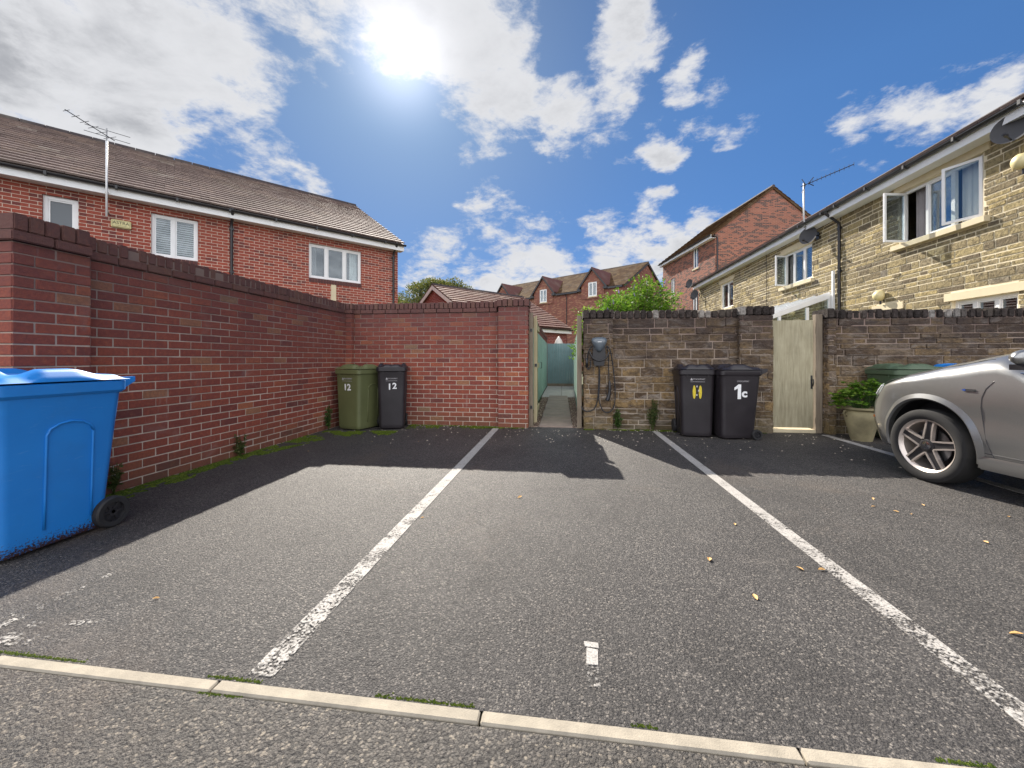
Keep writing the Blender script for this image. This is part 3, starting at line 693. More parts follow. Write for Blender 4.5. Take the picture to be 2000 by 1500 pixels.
def skin(mb, L, z0, z1, holes, reveal=.07, y=0, x0=0):
    xs = sorted({x0, L, *[h[0] for h in holes], *[h[1] for h in holes]}); zs = sorted({z0, z1, *[h[2] for h in holes], *[h[3] for h in holes]})
    for i in range(len(xs) - 1):
        for j in range(len(zs) - 1):
            cx, cz = (xs[i] + xs[i + 1]) / 2, (zs[j] + zs[j + 1]) / 2
            if any(h[0] < cx < h[1] and h[2] < cz < h[3] for h in holes): continue
            mb.quad((xs[i], y, zs[j]), (xs[i + 1], y, zs[j]), (xs[i + 1], y, zs[j + 1]), (xs[i], y, zs[j + 1]))
    for (a, b, c, d) in holes:
        r = y + reveal + .06
        mb.quad((a, y, c), (a, r, c), (a, r, d), (a, y, d)); mb.quad((b, y, c), (b, y, d), (b, r, d), (b, r, c))
        mb.quad((a, y, d), (a, r, d), (b, r, d), (b, y, d)); mb.quad((a, y, c), (b, y, c), (b, r, c), (a, r, c))
def tile_roof(parent, mat, x0, x1, ya, za, yb, zb, gauge=.3, wd=.34, name='roof', thick=.045, holes=None):
    """slope from eave (ya,za) to ridge (yb,zb)"""
    sl = math.hypot(yb - ya, zb - za); uy, uz = (yb - ya) / sl, (zb - za) / sl; ny, nz = -uz, uy
    if nz < 0: ny, nz = -ny, -nz
    mb = MB(); n = int(round(sl / gauge)); g = sl / n; m = max(1, int(round((x1 - x0) / wd))); ww = (x1 - x0) / m
    # underlay slab
    mb.prism([(x0 + .01, ya, za - .03), (x0 + .01, yb, zb - .03), (x0 + .01, yb + ny * -.12, zb - .03 - nz * .12), (x0 + .01, ya - ny * .12, za - .03 - nz * .12)], (x1 - x0 - .02, 0, 0), .2)
    for i in range(n):
        for j in range(-1, m + 1):
            off = .5 * ww if i % 2 else 0; a = max(x0, x0 + j * ww + off + .003); b = min(x1, x0 + (j + 1) * ww + off - .003)
            if b - a < .02: continue
            s0 = i * g - .012; s1 = (i + 1) * g + .02; l0 = .046 + rnd.uniform(0, .004); l1 = .004
            if holes and holes((a + b) / 2, za + uz * (s0 + s1) / 2): continue
            P0 = (ya + uy * s0 + ny * l0, za + uz * s0 + nz * l0); P1 = (ya + uy * s1 + ny * l1, za + uz * s1 + nz * l1)
            Q0 = (P0[0] - ny * thick, P0[1] - nz * thick); t_ = min(1, max(0, rnd.gauss(.45, .25)))
            mb.add([(a, *P0), (b, *P0), (b, *P1), (a, *P1), (a, *Q0), (b, *Q0)], [(0, 1, 2, 3), (4, 5, 1, 0), (0, 3, 4), (1, 5, 2)], t_)
    return mb.build(name, mat, parent)
def gable_house(name, label, cat, loc, rz, L, Dp, eave, ridge, wallmat, roofmat, holes, over=.28, verge=.12, fascia=True, gauge=.3, zb=-.05, stone=None, gutter=True, roof_holes=None, fasc_mat=None, soff=.3, barge=None):
    t = thing(name, label, cat, loc, rz); pitch = (ridge - eave) / (Dp / 2)
    mb = MB(); skin(mb, L, zb, eave, holes)
    mb.quad((0, Dp, zb), (L, Dp, zb), (L, Dp, eave), (0, Dp, eave))
    for xx in (0, L): mb.quad((xx, 0, zb), (xx, Dp, zb), (xx, Dp, eave), (xx, Dp / 2, ridge - .02), (xx, 0, eave))
    mb.build('wall', wallmat, t)
    zo = eave - over * pitch; lift = .10
    r1 = tile_roof(t, roofmat, -verge, L + verge, -over, zo + lift, Dp / 2, ridge + lift, gauge, holes=roof_holes)
    tile_roof(t, roofmat, -verge, L + verge, Dp + over, zo + lift, Dp / 2, ridge + lift, gauge)
    mb = MB(); q = -verge
    while q < L + verge - .05:
        e = min(q + .44, L + verge); mb.tube([(q + .004, Dp / 2, ridge + lift - .02), (e, Dp / 2, ridge + lift - .02)], .10, 10); q += .45
    mb.build('ridge_tiles', M['tile_grey'], t)
    fm = fasc_mat or M['white']
    if fascia:
        fz = zo + .015
        for yy, s in ((-over, -1), (Dp + over, 1)):
            MB().box((-verge + .005, yy, fz - .17), (L + verge - .005, yy - s * .02, fz + .03)).build('fascia', fm, t)
            MB().box((-verge + .005, yy - s * .022, fz - .165), (L + verge - .005, (0 if s < 0 else Dp) + s * .002, fz - .15)).build('soffit', fm, t)
        if gutter:
            mb = MB(); gy = -over - .055; gz = fz + .02; prof = [(gy + .052 * math.cos(a), gz + .052 * math.sin(a)) for a in [math.pi * (1 + i / 8) for i in range(9)]]
            prof += [(gy + .045 * math.cos(a), gz + .045 * math.sin(a)) for a in [math.pi * (2 - i / 8) for i in range(9)]]
            mb.prism([(-verge - .03, p[0], p[1]) for p in prof], (L + 2 * verge + .06, 0, 0))
            q = .4
            while q < L: mb.box((q, gy - .06, gz - .062), (q + .04, gy + .05, gz - .054)); mb.box((q, gy - .062, gz - .06), (q + .04, gy - .054, gz + .01)); q += 1.0
            mb.build('gutter', M['black_plastic'], t)
    if barge is not None:
        for xx in (-verge, L + verge - .03):
            mb = MB()
            for (a, za_, b, zb_) in ((-over, zo, Dp / 2, ridge), (Dp / 2, ridge, Dp + over, zo)):
                mb.prism([(xx, a, za_ + .07), (xx, b, zb_ + .07), (xx, b, zb_ - .12), (xx, a, za_ - .12)], (.03, 0, 0))
            mb.build('bargeboard', barge, t)
    return t
def downpipe(t, x, zt, over, zb=0, y=-.05):
    mb = MB(); mb.tube([(x, -over - .055, zt - .03), (x, -over - .055, zt - .10), (x, y - .02, zt - .33), (x, y, zt - .42), (x, y, zb)], .034, 10)
    for z in (zt - .5, zt - 1.6, zt - 2.7): mb.box((x - .05, y - .03, z), (x + .05, -.001, z + .04))
    return mb.build('downpipe', M['black_plastic'], t, smooth=True, auto=40)

# left red brick house ; local x runs to its right end
LL = 15.0; dx, dy = .669, .743; org = Vector((-5.43 - LL * dx, 12.4 - LL * dy, 0)); rz = math.atan2(dy, dx)
def lx(v): return LL + v
hl = [(lx(-2.70), lx(-1.20), 3.47, 4.47), (lx(-6.04), lx(-5.19), 3.52, 4.52), (lx(-7.68), lx(-7.18), 3.50, 4.50), (lx(-12), lx(-10.6), 3.5, 4.5)]
lh = gable_house('brick_house', 'two storey orange red brick house with brown tiled roof behind the left wall', 'house', org, rz, LL, 8.7, 4.98, 7.44, M['house_brick'], M['tile_brown'], hl, over=.28, verge=.10, gauge=.27)
window(lh, *hl[0], [1, 1.05, 1], curtain=[(lx(-1.5), lx(-1.25), M['curtain_white']), (lx(-2.65), lx(-2.45), M['curtain'])])
window(lh, *hl[1], [1, 1.15], blind=[(lx(-5.99), lx(-5.68), 3.55, 4.5), (lx(-5.6), lx(-5.24), 3.55, 4.5)])
window(lh, *hl[2], [1], glass=M['frost'], fr=.07)
window(lh, *hl[3], [1, 1])
for (a, b, c, d) in hl[:2] + hl[2:3]:
    mb = MB(); q = a
    while q < b - .02: mb.box((q + .004, -.012, c - .125), (min(q + .072, b) , .01, c - .004), rnd.random()); q += .077
    mb.build('sill_bricks', M['brick'], lh)
downpipe(lh, lx(-4.52), 4.93, .28); downpipe(lh, lx(-.17), 4.93, .28)
MB().box((lx(-2.10), -.03, .3), (lx(-1.96), -.001, 3.33)).build('trunking', M['cast_stone'], lh)
# aerial on the wall
def rotp(o, rz, p): return Vector(o) + Matrix.Rotation(rz, 3, 'Z') @ Vector(p)
ae = thing('aerial', 'television aerial on a pale mast fixed to the left brick house', 'aerial', rotp(org, rz, (lx(-6.72), -.42, 0)), rz)
MB().tube([(0, 0, 4.15), (0, 0, 5.75)], .018).build('mast', M['white'], ae, smooth=True)
MB().tube([(0, 0, 5.75), (0, 0, 6.02)], .012).build('mast_tip', M['metal'], ae)
for z in (4.3, 4.7): MB().tube([(0, .02, z), (0, .42, z)], .014).build('bracket', M['metal'], ae)
mb = MB(); mb.tube([(.12, .0, 5.80), (-.55, -.30, 6.05)], .009)
for i in range(6):
    q = Vector((.05, -.02, 5.83)).lerp(Vector((-.53, -.29, 6.04)), i / 5); L_ = .30 - .03 * i
    mb.tube([q + Vector((.35 * L_, -.9 * L_ * .5, .0)), q - Vector((.35 * L_, -.9 * L_ * .5, 0))], .005, 5)
mb.tube([(-.32, 0, 5.99), (.36, 0, 5.96)], .006); mb.tube([(-.33, 0, 5.86), (.36, 0, 5.82)], .006); mb.build('elements', M['dish'], ae)
sg = thing('wall_sign', 'small cream alarm box sign lettered ASTRA on the left brick house', 'sign', rotp(org, rz, (lx(-6.53), -.002, 4.12)), rz)
MB().box((-.16, -.07, -.085), (.16, 0, .085)).build('box', M['signcream'], sg, bevel=.012)
text('ASTRA', .088, M['signtext'], sg, 'lettering', face_mtx((0, -.0715, .015), (1, 0, 0)))
mb = MB()
for (a, b, c, d) in ((-.14, .14, .066, .069), (-.14, .14, -.069, -.066), (-.14, -.137, -.069, .069), (.137, .14, -.069, .069), (-.09, .09, -.042, -.038)): mb.box((a, -.072, c), (b, -.0705, d))
mb.build('border', M['signtext'], sg)

# garage
gz = math.atan2(.743, .669)
# local origin: near-left... eave side facing viewer/right is local y=0
go = Vector((-5.9 + 3.36 * .743, 17.6 - 3.36 * .669, 0))
gar = gable_house('garage', 'low red brick garage with pink bargeboards and red tiled roof behind the back wall', 'garage', go, gz, 5.45, 6.72, 2.62, 4.48, M['garage_brick'], M['tile_red'], [], over=.2, verge=.14, gauge=.25, barge=M['cream'])
go2 = Vector((-10.5, 24.0, 0))
gable_house('outbuilding', 'low grey tiled outbuilding roof between the left house and the garage', 'outbuilding', go2, gz, 5.5, 6.0, 2.9, 4.6, M['garage_brick'], M['tile_grey'], [], over=.2)

# far terrace with dormers
tz = math.atan2(-.576, .817); TL = 17.6
tor = Vector((5.32 - .817 * TL, 34.95 + .576 * TL, 0))
dorm = [TL - 3.0, TL - 8.75, TL - 14.5]
th = []
for d in dorm: th.append((d - .45, d + .45, 6.95, 8.25))
ter = gable_house('terrace', 'long three storey red brick terrace with dormer gables in the far middle', 'terrace', tor, tz, TL, 10.0, 7.55, 10.40, M['terrace_brick'], M['tile_mossy'], [(d - .45, d + .45, 4.1, 5.3) for d in dorm] + [(d - .45, d + .45, 6.95, 7.5) for d in dorm], over=.0, verge=.15, gauge=.34, gutter=False, fascia=False, barge=M['dish'])
for d in dorm:
    mb = MB()
    mb.quad((d - 1.2, -.09, 7.4), (d - .45, -.09, 7.4), (d - .45, -.09, 8.25), (d - 1.2, -.09, 8.1)); mb.quad((d + .45, -.09, 7.4), (d + 1.2, -.09, 7.4), (d + 1.2, -.09, 8.1), (d + .45, -.09, 8.25))
    mb.add([(d - 1.2, -.09, 8.1), (d - .45, -.09, 8.25), (d + .45, -.09, 8.25), (d + 1.2, -.09, 8.1), (d, -.09, 9.4)], [(0, 1, 2, 3, 4)])
    mb.box((d - 1.2, -.088, 6.8), (d - .451, -.002, 7.4)); mb.box((d + .451, -.088, 6.8), (d + 1.2, -.002, 7.4)); mb.box((d - 1.2, -.088, 6.72), (d + 1.2, -.002, 6.8))
    for s in (-1, 1): mb.quad((d + s * 1.2, -.09, 7.4), (d + s * 1.2, 2.5, 7.4), (d + s * 1.2, 2.5, 8.1), (d + s * 1.2, -.09, 8.1))
    mb.build('dormer_wall', M['terrace_brick'], ter)
    mb = MB()
    for s in (-1, 1):
        a = (d + s * 1.5, -.25, 7.78); b = (d, -.25, 9.55)
        mb.prism([a, b, (d, 3.6, 9.55), (d + s * 1.5, 3.6, 7.78)], (0, 0, .09), .1)
    mb.build('dormer_roof', M['tile_red'], ter)
    mb = MB()
    for s in (-1, 1): mb.prism([(d + s * 1.55, -.29, 7.72), (d, -.29, 9.58), (d, -.29, 9.40), (d + s * 1.5, -.29, 7.55)], (0, .04, 0))
    mb.box((d - 1.55, -.32, 7.48), (d - 1.2, -.0, 7.7)); mb.box((d + 1.2, -.32, 7.48), (d + 1.55, -.0, 7.7))
    mb.build('dormer_bargeboard', M['dish'], ter)
    window(ter, d - .45, d + .45, 6.95, 8.25, [1, 1], y=-.075, back=.066, sill=(.05, .1, .1, M['cast_stone']), fr=.08)
    window(ter, d - .45, d + .45, 4.1, 5.3, [1, 1], sill=(.05, .08, .1, M['cast_stone']), fr=.08)
mb = MB()
for a, b in ((dorm[0] + 1.6, TL), (dorm[1] + 1.6, dorm[0] - 1.6), (dorm[2] + 1.6, dorm[1] - 1.6)): mb.box((a, -.22, 7.44), (b, -.005, 7.60))
mb.build('gutter', M['black_plastic'], ter)
downpipe(ter, TL - 5.9, 7.5, .25)
# far lower house right of the terrace (dark roof behind shrub)
gable_house('brick_house', 'distant brick house with dark roof seen just above the green shrub', 'house', (7.0, 33.8, 0), tz, 8.0, 8.0, 5.6, 7.6, M['terrace_brick'], M['tile_red'], [], over=.2)

# tall brick house, gable to the viewer
wz = math.atan2(-.987, .1616); WL = 7.6
wor = Vector((9.39 - .1616 * WL, 25.4 + .987 * WL, 0))
wh = [(WL - 2.76, WL - 2.02, 7.28, 8.75), (WL - 6.18, WL - 5.50, 5.95, 7.3), (WL - 2.83, WL - 2.02, 4.3, 5.66)]
tow = gable_house('brick_house', 'tall three storey brown brick house with its gable end facing the car park', 'house', wor, wz, WL, 7.3, 8.96, 11.75, M['tower_brick'], M['tile_mossy'], wh, over=.3, verge=.08, gauge=.34)
for h in wh: window(tow, *h, [1, 1], sill=(.04, .04, .1, M['cast_stone']), fr=.07)
MB().tube([(WL + .05, .12, 0), (WL + .05, .12, 8.6), (WL + .02, -.2, 8.8)], .045).build('downpipe', M['black_plastic'], tow)

# stone houses, facade x=7.2 facing left ; local x runs toward the viewer
SR = -math.pi / 2
def stone_house(name, label, yfar, ynear, holes, rowseed):
    L = yfar - ynear
    t = gable_house(name, label, 'house', (7.2, yfar, 0), SR, L, 8.6, 5.12, 7.6, M['mortar_buff'], M['tile_brown'], holes, over=.30, verge=.0, gauge=.3)
    mb = MB(); rows = []; z = 0
    while z < 4.86:
        h = rnd.choice([.085, .085, .095, .12, .15]); h = min(h, 4.87 - z); rows.append(h); z += h
    lens = lambda r: rnd.choice([.18, .22, .27, .33, .4, .5])
    hh = [(a - .01, b + .01, c - .12, d + .15) for a, b, c, d in holes]
    masonry(mb, (0, -.009, 0), (1, 0, 0), (0, -1, 0), L - .012, 0, rows, lens, gap=.026, depth=.02, jit=.0045, holes=hh, bond=False)
    mb.build('stone_facing', M['stone_buff'], t, bevel=.004)
    if ynear < 7:      # gable end facing the car park
        mb = MB(); z = 0
        while z < 7.3:
            h = rnd.choice([.085, .095, .12, .15]); q = 0 if z + h < 5.0 else (z + h - 5.0) / (7.5 - 5.0) * 4.3
            if 8.6 - 2 * q > .5: masonry(mb, (L + .009, q + .02, 0), (0, 1, 0), (1, 0, 0), 8.56 - 2 * q, z, [h], lens, gap=.026, depth=.02, jit=.0045, bond=False)
            z += h
        mb.build('gable_facing', M['stone_buff'], t, bevel=.004)
    for (a, b, c, d) in holes:
        MB().box((a - .12, -.03, d + .002), (b + .12, .1, d + .15)).build('lintel', M['cast_stone'], t, bevel=.004)
    return t
ya = 11.16
nh = [(ya - 9.34, ya - 7.67, 3.55, 4.66), (ya - 8.22, ya - 7.16, 1.1, 2.18), (ya - 9.95, ya - 9.35, .1, 2.18)]
near = stone_house('stone_house', 'near half of the buff stone terrace with an open white window', ya, 6.75, nh, 1)
window(near, *nh[0], [1, .95, 1.05], sill=(.12, .10, .11, M['cast_stone']), opens={0: (-1, 80), 2: (1, 26)}, curtain=[(nh[0][0] + .12, nh[0][0] + .6, M['curtain']), (nh[0][1] - .60, nh[0][1] - .06, M['curtain_white'])])
window(near, *nh[1], [1, 1, 1], sill=(.12, .10, .11, M['cast_stone']))
window(near, *nh[2], [1], fr=.1)
downpipe(near, .06, 4.98, .30)
yb = 21.67
fh = [(yb - 13.76, yb - 12.29, 3.45, 4.5), (yb - 18.8, yb - 17.52, 3.35, 4.5), (yb - 20.4, yb - 19.9, 3.6, 4.4)]
fh = fh[:2]
far = stone_house('stone_house', 'far half of the buff stone terrace with shuttered upstairs windows', yb, ya + .004, fh, 2)
window(far, *fh[0], [.9, 1, .9], sill=(.12, .10, .11, M['cast_stone']), opens={0: (-1, 75)}, blind=[(fh[0][0] + .06, fh[0][1] - .06, 3.5, 4.45)])
window(far, *fh[1], [1, 1], sill=(.12, .10, .11, M['cast_stone']), curtain=[(fh[1][0] + .5, fh[1][0] + .8, M['curtain'])])
MB().tube([(yb - ya - 3.6, -.035, .3), (yb - ya - 3.6, -.035, 4.8)], .008).build('cable', M['black_plastic'], far)

def dish(label, x, y, z, r, aim, group=None):
    aim = (-.88, -.42, .12)
    t = thing('satellite_dish', label, 'satellite dish', (x, y, z))
    a = Vector(aim).normalized(); q = a.to_track_quat('Z', 'Y')
    mb = MB(); prof = [(0.001, 0), (r * .35, r * .03), (r * .7, r * .12), (r, r * .25), (r * 1.02, r * .26), (r * .99, r * .235), (r * .7, r * .10), (r * .35, r * .012), (0.001, -r * .02)]
    mb.lathe(prof, n=28); mb.v = [tuple(q @ Vector(v) + Vector((-.22, 0, 0))) for v in mb.v]; mb.build('reflector', M['dish'], t, smooth=True, auto=60)
    tip = q @ Vector((0, -r * .75, r * 1.2)) + Vector((-.22, 0, 0)); lo = q @ Vector((0, -r * .85, r * .12)) + Vector((-.22, 0, 0))
    MB().tube([lo, tip], .012, 6).build('arm', M['black_plastic'], t); MB().tube([tip - a * .02, tip + a * -.09], .028, 10).build('receiver', M['black_plastic'], t)
    MB().tube([(0, 0, 0), (-.2, 0, 0)], .018, 8).box((-.012, -.06, -.1), (0, .06, .1)).build('bracket', M['black_plastic'], t); return t
SD = Vector((-.5, .35, .35))
dish('large grey satellite dish at the right edge high on the near stone house', 7.18, 6.98, 4.68, .225, (-.72, -.45, .2))
dish('dark round satellite dish beside the downpipe where the stone houses meet', 7.18, 12.0, 4.60, .24, (-.75, -.5, .2))
dish('upper of the two small dishes on the far corner of the stone terrace', 7.0, 21.75, 5.12, .24, (-.6, -.6, .2))
dish('lower of the two small dishes on the far corner of the stone terrace', 7.15, 21.4, 4.47, .26, (-.65, -.6, .2))
for lb, y, z in (('round cream lamp low on the near stone house above the wall', 9.77, 2.54), ('round cream lamp at the right edge under the large satellite dish', 7.02, 4.19)):
    t = thing('wall_lamp', lb, 'lamp', (7.17, y, z)); MB().lathe([(.001, -.16), (.07, -.15), (.11, -.11), (.12, -.05), (.12, -.02)], axis='x', n=20).build('dome', M['lampcream'], t, smooth=True)
    MB().lathe([(.10, -.025), (.10, 0)], axis='x', n=20).tube([(-.03, 0, -.1), (-.03, 0, -.2)], .02).build('base', M['black_plastic'], t)
ra = thing('aerial', 'long horizontal television aerial on a mast above the stone house gutter', 'aerial', (6.85, 12.06, 0))
MB().tube([(.02, 0, 4.85), (.02, -.02, 4.95), (0, 0, 5.15), (0, 0, 6.12)], .022).tube([(.0, 0, 4.9), (.33, 0, 4.75)], .016).build('mast', M['metal'], ra, smooth=True)
mb = MB(); A0, A1 = Vector((-.05, .05, 6.05)), Vector((.62, -1.0, 6.13)); mb.tube([A0, A1], .011, 6)
for i in range(11):
    q = A0.lerp(A1, .16 + .084 * i); mb.tube([q + Vector((0, 0, .055)), q - Vector((0, 0, .055))], .005, 5)
for s in (-1, 1): mb.tube([A0.lerp(A1, .1), A0.lerp(A1, .02) + Vector((0, 0, .2 * s))], .010, 5); mb.tube([A0.lerp(A1, .16), A0.lerp(A1, .26) + Vector((0, 0, .12 * s))], .012, 5)
mb.build('elements', M['black_plastic'], ra)

# lean-to conservatory on the far stone house
ln = thing('lean_to', 'white framed lean to with sloping glazed roof seen over the timber gate', 'conservatory', (7.17, 11.45, 0))
mb = MB(); mb.bar((-2.0, 0, 2.08), (0, 0, 2.82), .07, .13); mb.bar((-2.0, 3.2, 2.08), (0, 3.2, 2.82), .07, .13)
mb.box((-2.04, -.03, 0), (-1.96, .05, 2.08)); mb.box((-.62, -.03, 0), (-.55, .04, 2.5)); mb.box((-1.32, -.03, 0), (-1.25, .04, 2.28)); mb.box((-2.0, -.025, 1.92), (0, .035, 2.0)); mb.box((-.07, -.03, 0), (0, .04, 2.75))
mb.box((-2.04, 3.15, 0), (-1.96, 3.23, 2.08)); mb.box((-2.04, 0, 2.02), (-1.97, 3.2, 2.12))
mb.build('frame', M['white'], ln, bevel=.004)
mb = MB(); 
for i in range(5):
    mb.prism([(-2.05, .05 + i * .64, 2.13), (0, .05 + i * .64, 2.885), (0, .62 + i * .64, 2.885), (-2.05, .62 + i * .64, 2.13)], (0, 0, .015))
mb.build('roof_panel', M['glass'], ln)
mb = MB()
for i in range(6): mb.bar((-2.06, .02 + i * .64, 2.15), (0, .02 + i * .64, 2.9), .05, .05)
mb.build('roof_bars', M['white'], ln)
MB().prism([(-1.94, 0, .1), (-.07, 0, .1), (-.07, 0, 2.7), (-1.94, 0, 2.05)], (0, .01, 0)).build('gable_pane', M['glass'], ln)
MB().box((-.05, -.16, 2.3), (.0, -.10, 3.45)).build('flue_pipe', M['white'], ln)

# ------------------------------------------------------------------ foliage
def leaf(mb, p, d, L, W, t_):
    d = d.normalized(); r = d.cross(Vector((rnd.gauss(0, 1), rnd.gauss(0, 1), rnd.gauss(0, 1)))).normalized() * W; m = p + d * L * .5; up = r.cross(d).normalized() * W * .35
    mb.add([p, m + r + up, p + d * L, m - r + up], [(0, 1, 2), (0, 2, 3)], t_)
def blob_leaves(mb, c, rad, n, L, W, up=.3, tl=None):
    for i in range(n):
        v = Vector((rnd.gauss(0, 1), rnd.gauss(0, 1), rnd.gauss(0, 1))).normalized(); q = v * (rnd.random() ** .45)
        p = Vector(c) + Vector((q.x * rad[0], q.y * rad[1], q.z * rad[2])); d = v + Vector((rnd.gauss(0, .6), rnd.gauss(0, .6), up + rnd.gauss(0, .5)))
        leaf(mb, p, d, L * rnd.uniform(.6, 1.3), W * rnd.uniform(.7, 1.2), min(1, max(0, rnd.gauss(.5, .25))))
# buddleia-like shrub behind the stone wall
sh = thing('shrub', 'bright green leafy shrub with lilac flowers rising over the middle stone wall', 'shrub', (1.08, 8.2, 0))
mb = MB(); fl = MB(); st = MB()
tops = []
for i in range(200):
    a = rnd.uniform(-1, 1); x = a * 1.12; x = x if x > -.5 else rnd.uniform(-.5, 0); top = 1.92 + .68 * math.exp(-((a - .45) / .6) ** 2) + rnd.uniform(-.38, .12)
    if a < -.6: top = 2.02 + rnd.uniform(-.3, .15) 
    base = Vector((x * .45, rnd.uniform(-.3, .5), .2)); tip = Vector((x + rnd.gauss(0, .10), rnd.uniform(-.7, .8), top)); tops.append(tip)
    pts = [base.lerp(tip, k / 6) + Vector((0, 0, .12 * math.sin(k / 6 * 3.1))) for k in range(7)]; st.tube(pts, [.012 - .0015 * k for k in range(7)], 5)
    for k in range(150):
        f = rnd.uniform(.45, 1.02); p = base.lerp(tip, f); ln_ = Vector((rnd.gauss(0, 1), rnd.gauss(0, 1), rnd.uniform(-.2, 1.0)))
        leaf(mb, p + ln_.normalized() * rnd.uniform(0, .09), ln_, rnd.uniform(.05, .10), rnd.uniform(.010, .019), min(1, max(0, rnd.gauss(.5, .28))))
    if rnd.random() < .15: MB().tube([tip, tip + Vector((rnd.gauss(0, .03), rnd.gauss(0, .03), .08))], [.014, .004], 6).build('flower', M['flower'], sh)
mb.build('leaves', M['leaf_bright'], sh); st.build('stems', M['bark'], sh)
# climber over the right fence of the path
cl = thing('climber', 'bright green climber hanging over the narrow teal fence beside the gate post', 'climber', (.45, 7.4, 0))
mb = MB(); st = MB()
for i in range(36):
    y0 = rnd.uniform(-.4, 3.4); a = Vector((.15 + .0 * y0, y0, rnd.uniform(1.1, 1.7))); b = a + Vector((rnd.uniform(-.36, .05), rnd.gauss(0, .2), rnd.uniform(-.25, .42)))
    if y0 < .8: b.x = max(b.x, -.12); b.z = rnd.uniform(1.6, 1.95)
    st.tube([a, b], .006, 4)
    for k in range(55):
        p = a.lerp(b, rnd.random()); ln_ = Vector((rnd.gauss(-.3, 1), rnd.gauss(0, 1), rnd.gauss(.2, .8))); leaf(mb, p + ln_.normalized() * .05, ln_, rnd.uniform(.05, .09), rnd.uniform(.012, .022), min(1, max(0, rnd.gauss(.55, .25))))
mb.build('leaves', M['leaf_bright'], cl); st.build('stems', M['bark'], cl)
# tree in the gap between house and garage
tr = thing('tree', 'yellowing broad tree beyond the garage beside the left brick house', 'tree', (-10.4, 33.0, 0))
st = MB(); st.tube([(0, 0, 0), (.1, 0, 2.5), (0, .1, 4.2), (.2, 0, 6.0)], [.3, .24, .18, .1], 10)
mb = MB(); ends = []
for i in range(64):
    a = rnd.uniform(0, 6.283); rr = rnd.uniform(.4, 4.4) ; zt = 4.2 + 3.9 * math.sqrt(max(0, 1 - (rr / 5.0) ** 2)) * rnd.uniform(.45, 1.0)
    e = Vector((rr * math.cos(a), rr * math.sin(a) * .6, zt)); o_ = Vector((0, 0, rnd.uniform(2.6, 5.2)))
    mid = o_.lerp(e, .5) + Vector((0, 0, .35)); st.tube([o_, mid, e], [.07, .045, .015], 6); blob_leaves(mb, e, (.75, .7, .5), 260, .17, .055)
    blob_leaves(mb, mid, (.5, .5, .4), 50, .15, .05)
mb.build('crown', M['leaf_tree'], tr); st.build('trunk', M['bark'], tr)
# weeds at the wall feet
def weed(name, label, x, y, h, n, spread, mat, group=None, lean=(0, 0)):
    t = thing(name, label, 'weed', (x, y, 0)); mb = MB(); st = MB()
    for i in range(n):
        a = rnd.uniform(0, 6.28); e = Vector((math.cos(a) * spread * rnd.random() + lean[0] * h, math.sin(a) * spread * .5 * rnd.random() + lean[1] * h, h * rnd.uniform(.4, 1.0)))
        st.tube([(0, 0, 0), e * .5 + Vector((0, 0, .02)), e], .0025, 4)
        for k in range(14):
            p = e * rnd.uniform(.25, 1.0); leaf(mb, p, Vector((rnd.gauss(0, 1), rnd.gauss(0, 1), rnd.uniform(-.2, 1))), rnd.uniform(.025, .05), rnd.uniform(.006, .012), rnd.random())
    mb.build('leaves', mat, t); st.build('stems', M['leaf_weed'], t); return t
weed('weed', 'spindly weed at the foot of the left brick wall halfway along', -3.58, 3.95, .26, 14, .12, M['leaf_weed'])
weed('weed', 'dry weed growing behind the blue bin at the wall foot', -3.60, 2.72, .34, 9, .12, M['leaf_weed'])
weed('weed', 'dark weed in the corner left of the olive bin', -3.58, 5.62, .42, 16, .08, M['leaf_dark'])
weed('weed', 'dark green weed at the foot of the charger pier', .87, 6.24, .36, 26, .09, M['leaf_dark'])
weed('weed', 'taller feathery weed on the stone wall left of the black bins', 1.40, 6.24, .48, 26, .12, M['leaf_weed'])
# moss along the wall feet
def mossbed(name, label, pts, n, seed):
    mb = MB(); r2 = random.Random(seed)
    for i in range(n):
        (x0, y0, w0), (x1, y1, w1) = r2.choice(list(zip(pts[:-1], pts[1:]))); f = r2.random(); wd = w0 + (w1 - w0) * f
        x = x0 + (x1 - x0) * f; y = y0 + (y1 - y0) * f; q = r2.random() ** 1.6 * wd; a = Vector((x1 - x0, y1 - y0, 0)).normalized(); nn = Vector((a.y, -a.x, 0))
        p = Vector((x, y, 0)) + nn * q
        if mnoise.noise(Vector((p.x * 4, p.y * 4, seed))) + mnoise.noise(Vector((p.x * 15, p.y * 15, seed))) * .6 < -.22 + .35 * q / wd: continue
        s = r2.uniform(.008, .020); v = [(p.x + s * math.cos(b), p.y + s * math.sin(b), .001) for b in (0, 1.57, 3.14, 4.7)] + [(p.x, p.y, s * .6)]
        mb.add(v, [(0, 1, 4), (1, 2, 4), (2, 3, 4), (3, 0, 4)], r2.random())
    return tag(mb.build(name, M['moss']), label, 'moss', kind='stuff')
mossbed('moss', 'green moss on the tarmac along the foot of the left brick wall', [(-3.64, 2.6, .22), (-3.64, 4.2, .25), (-3.64, 5.2, .45)], 9000, 3)
mossbed('moss', 'green moss patch on the tarmac in front of the number 12 bins', [(-3.6, 5.55, .1), (-3.1, 5.62, .42), (-2.5, 5.7, .3)], 9000, 5)
mossbed('moss', 'thin moss along the foot of the back brick wall', [(-2.5, 6.28, .35), (-1.4, 6.28, .22), (-.6, 6.19, .05)], 3000, 8)
mossbed('moss', 'thin moss along the foot of the stone walls', [(.35, 6.2, .04), (1.4, 6.28, .12), (3.1, 6.28, .08)], 2500, 9)

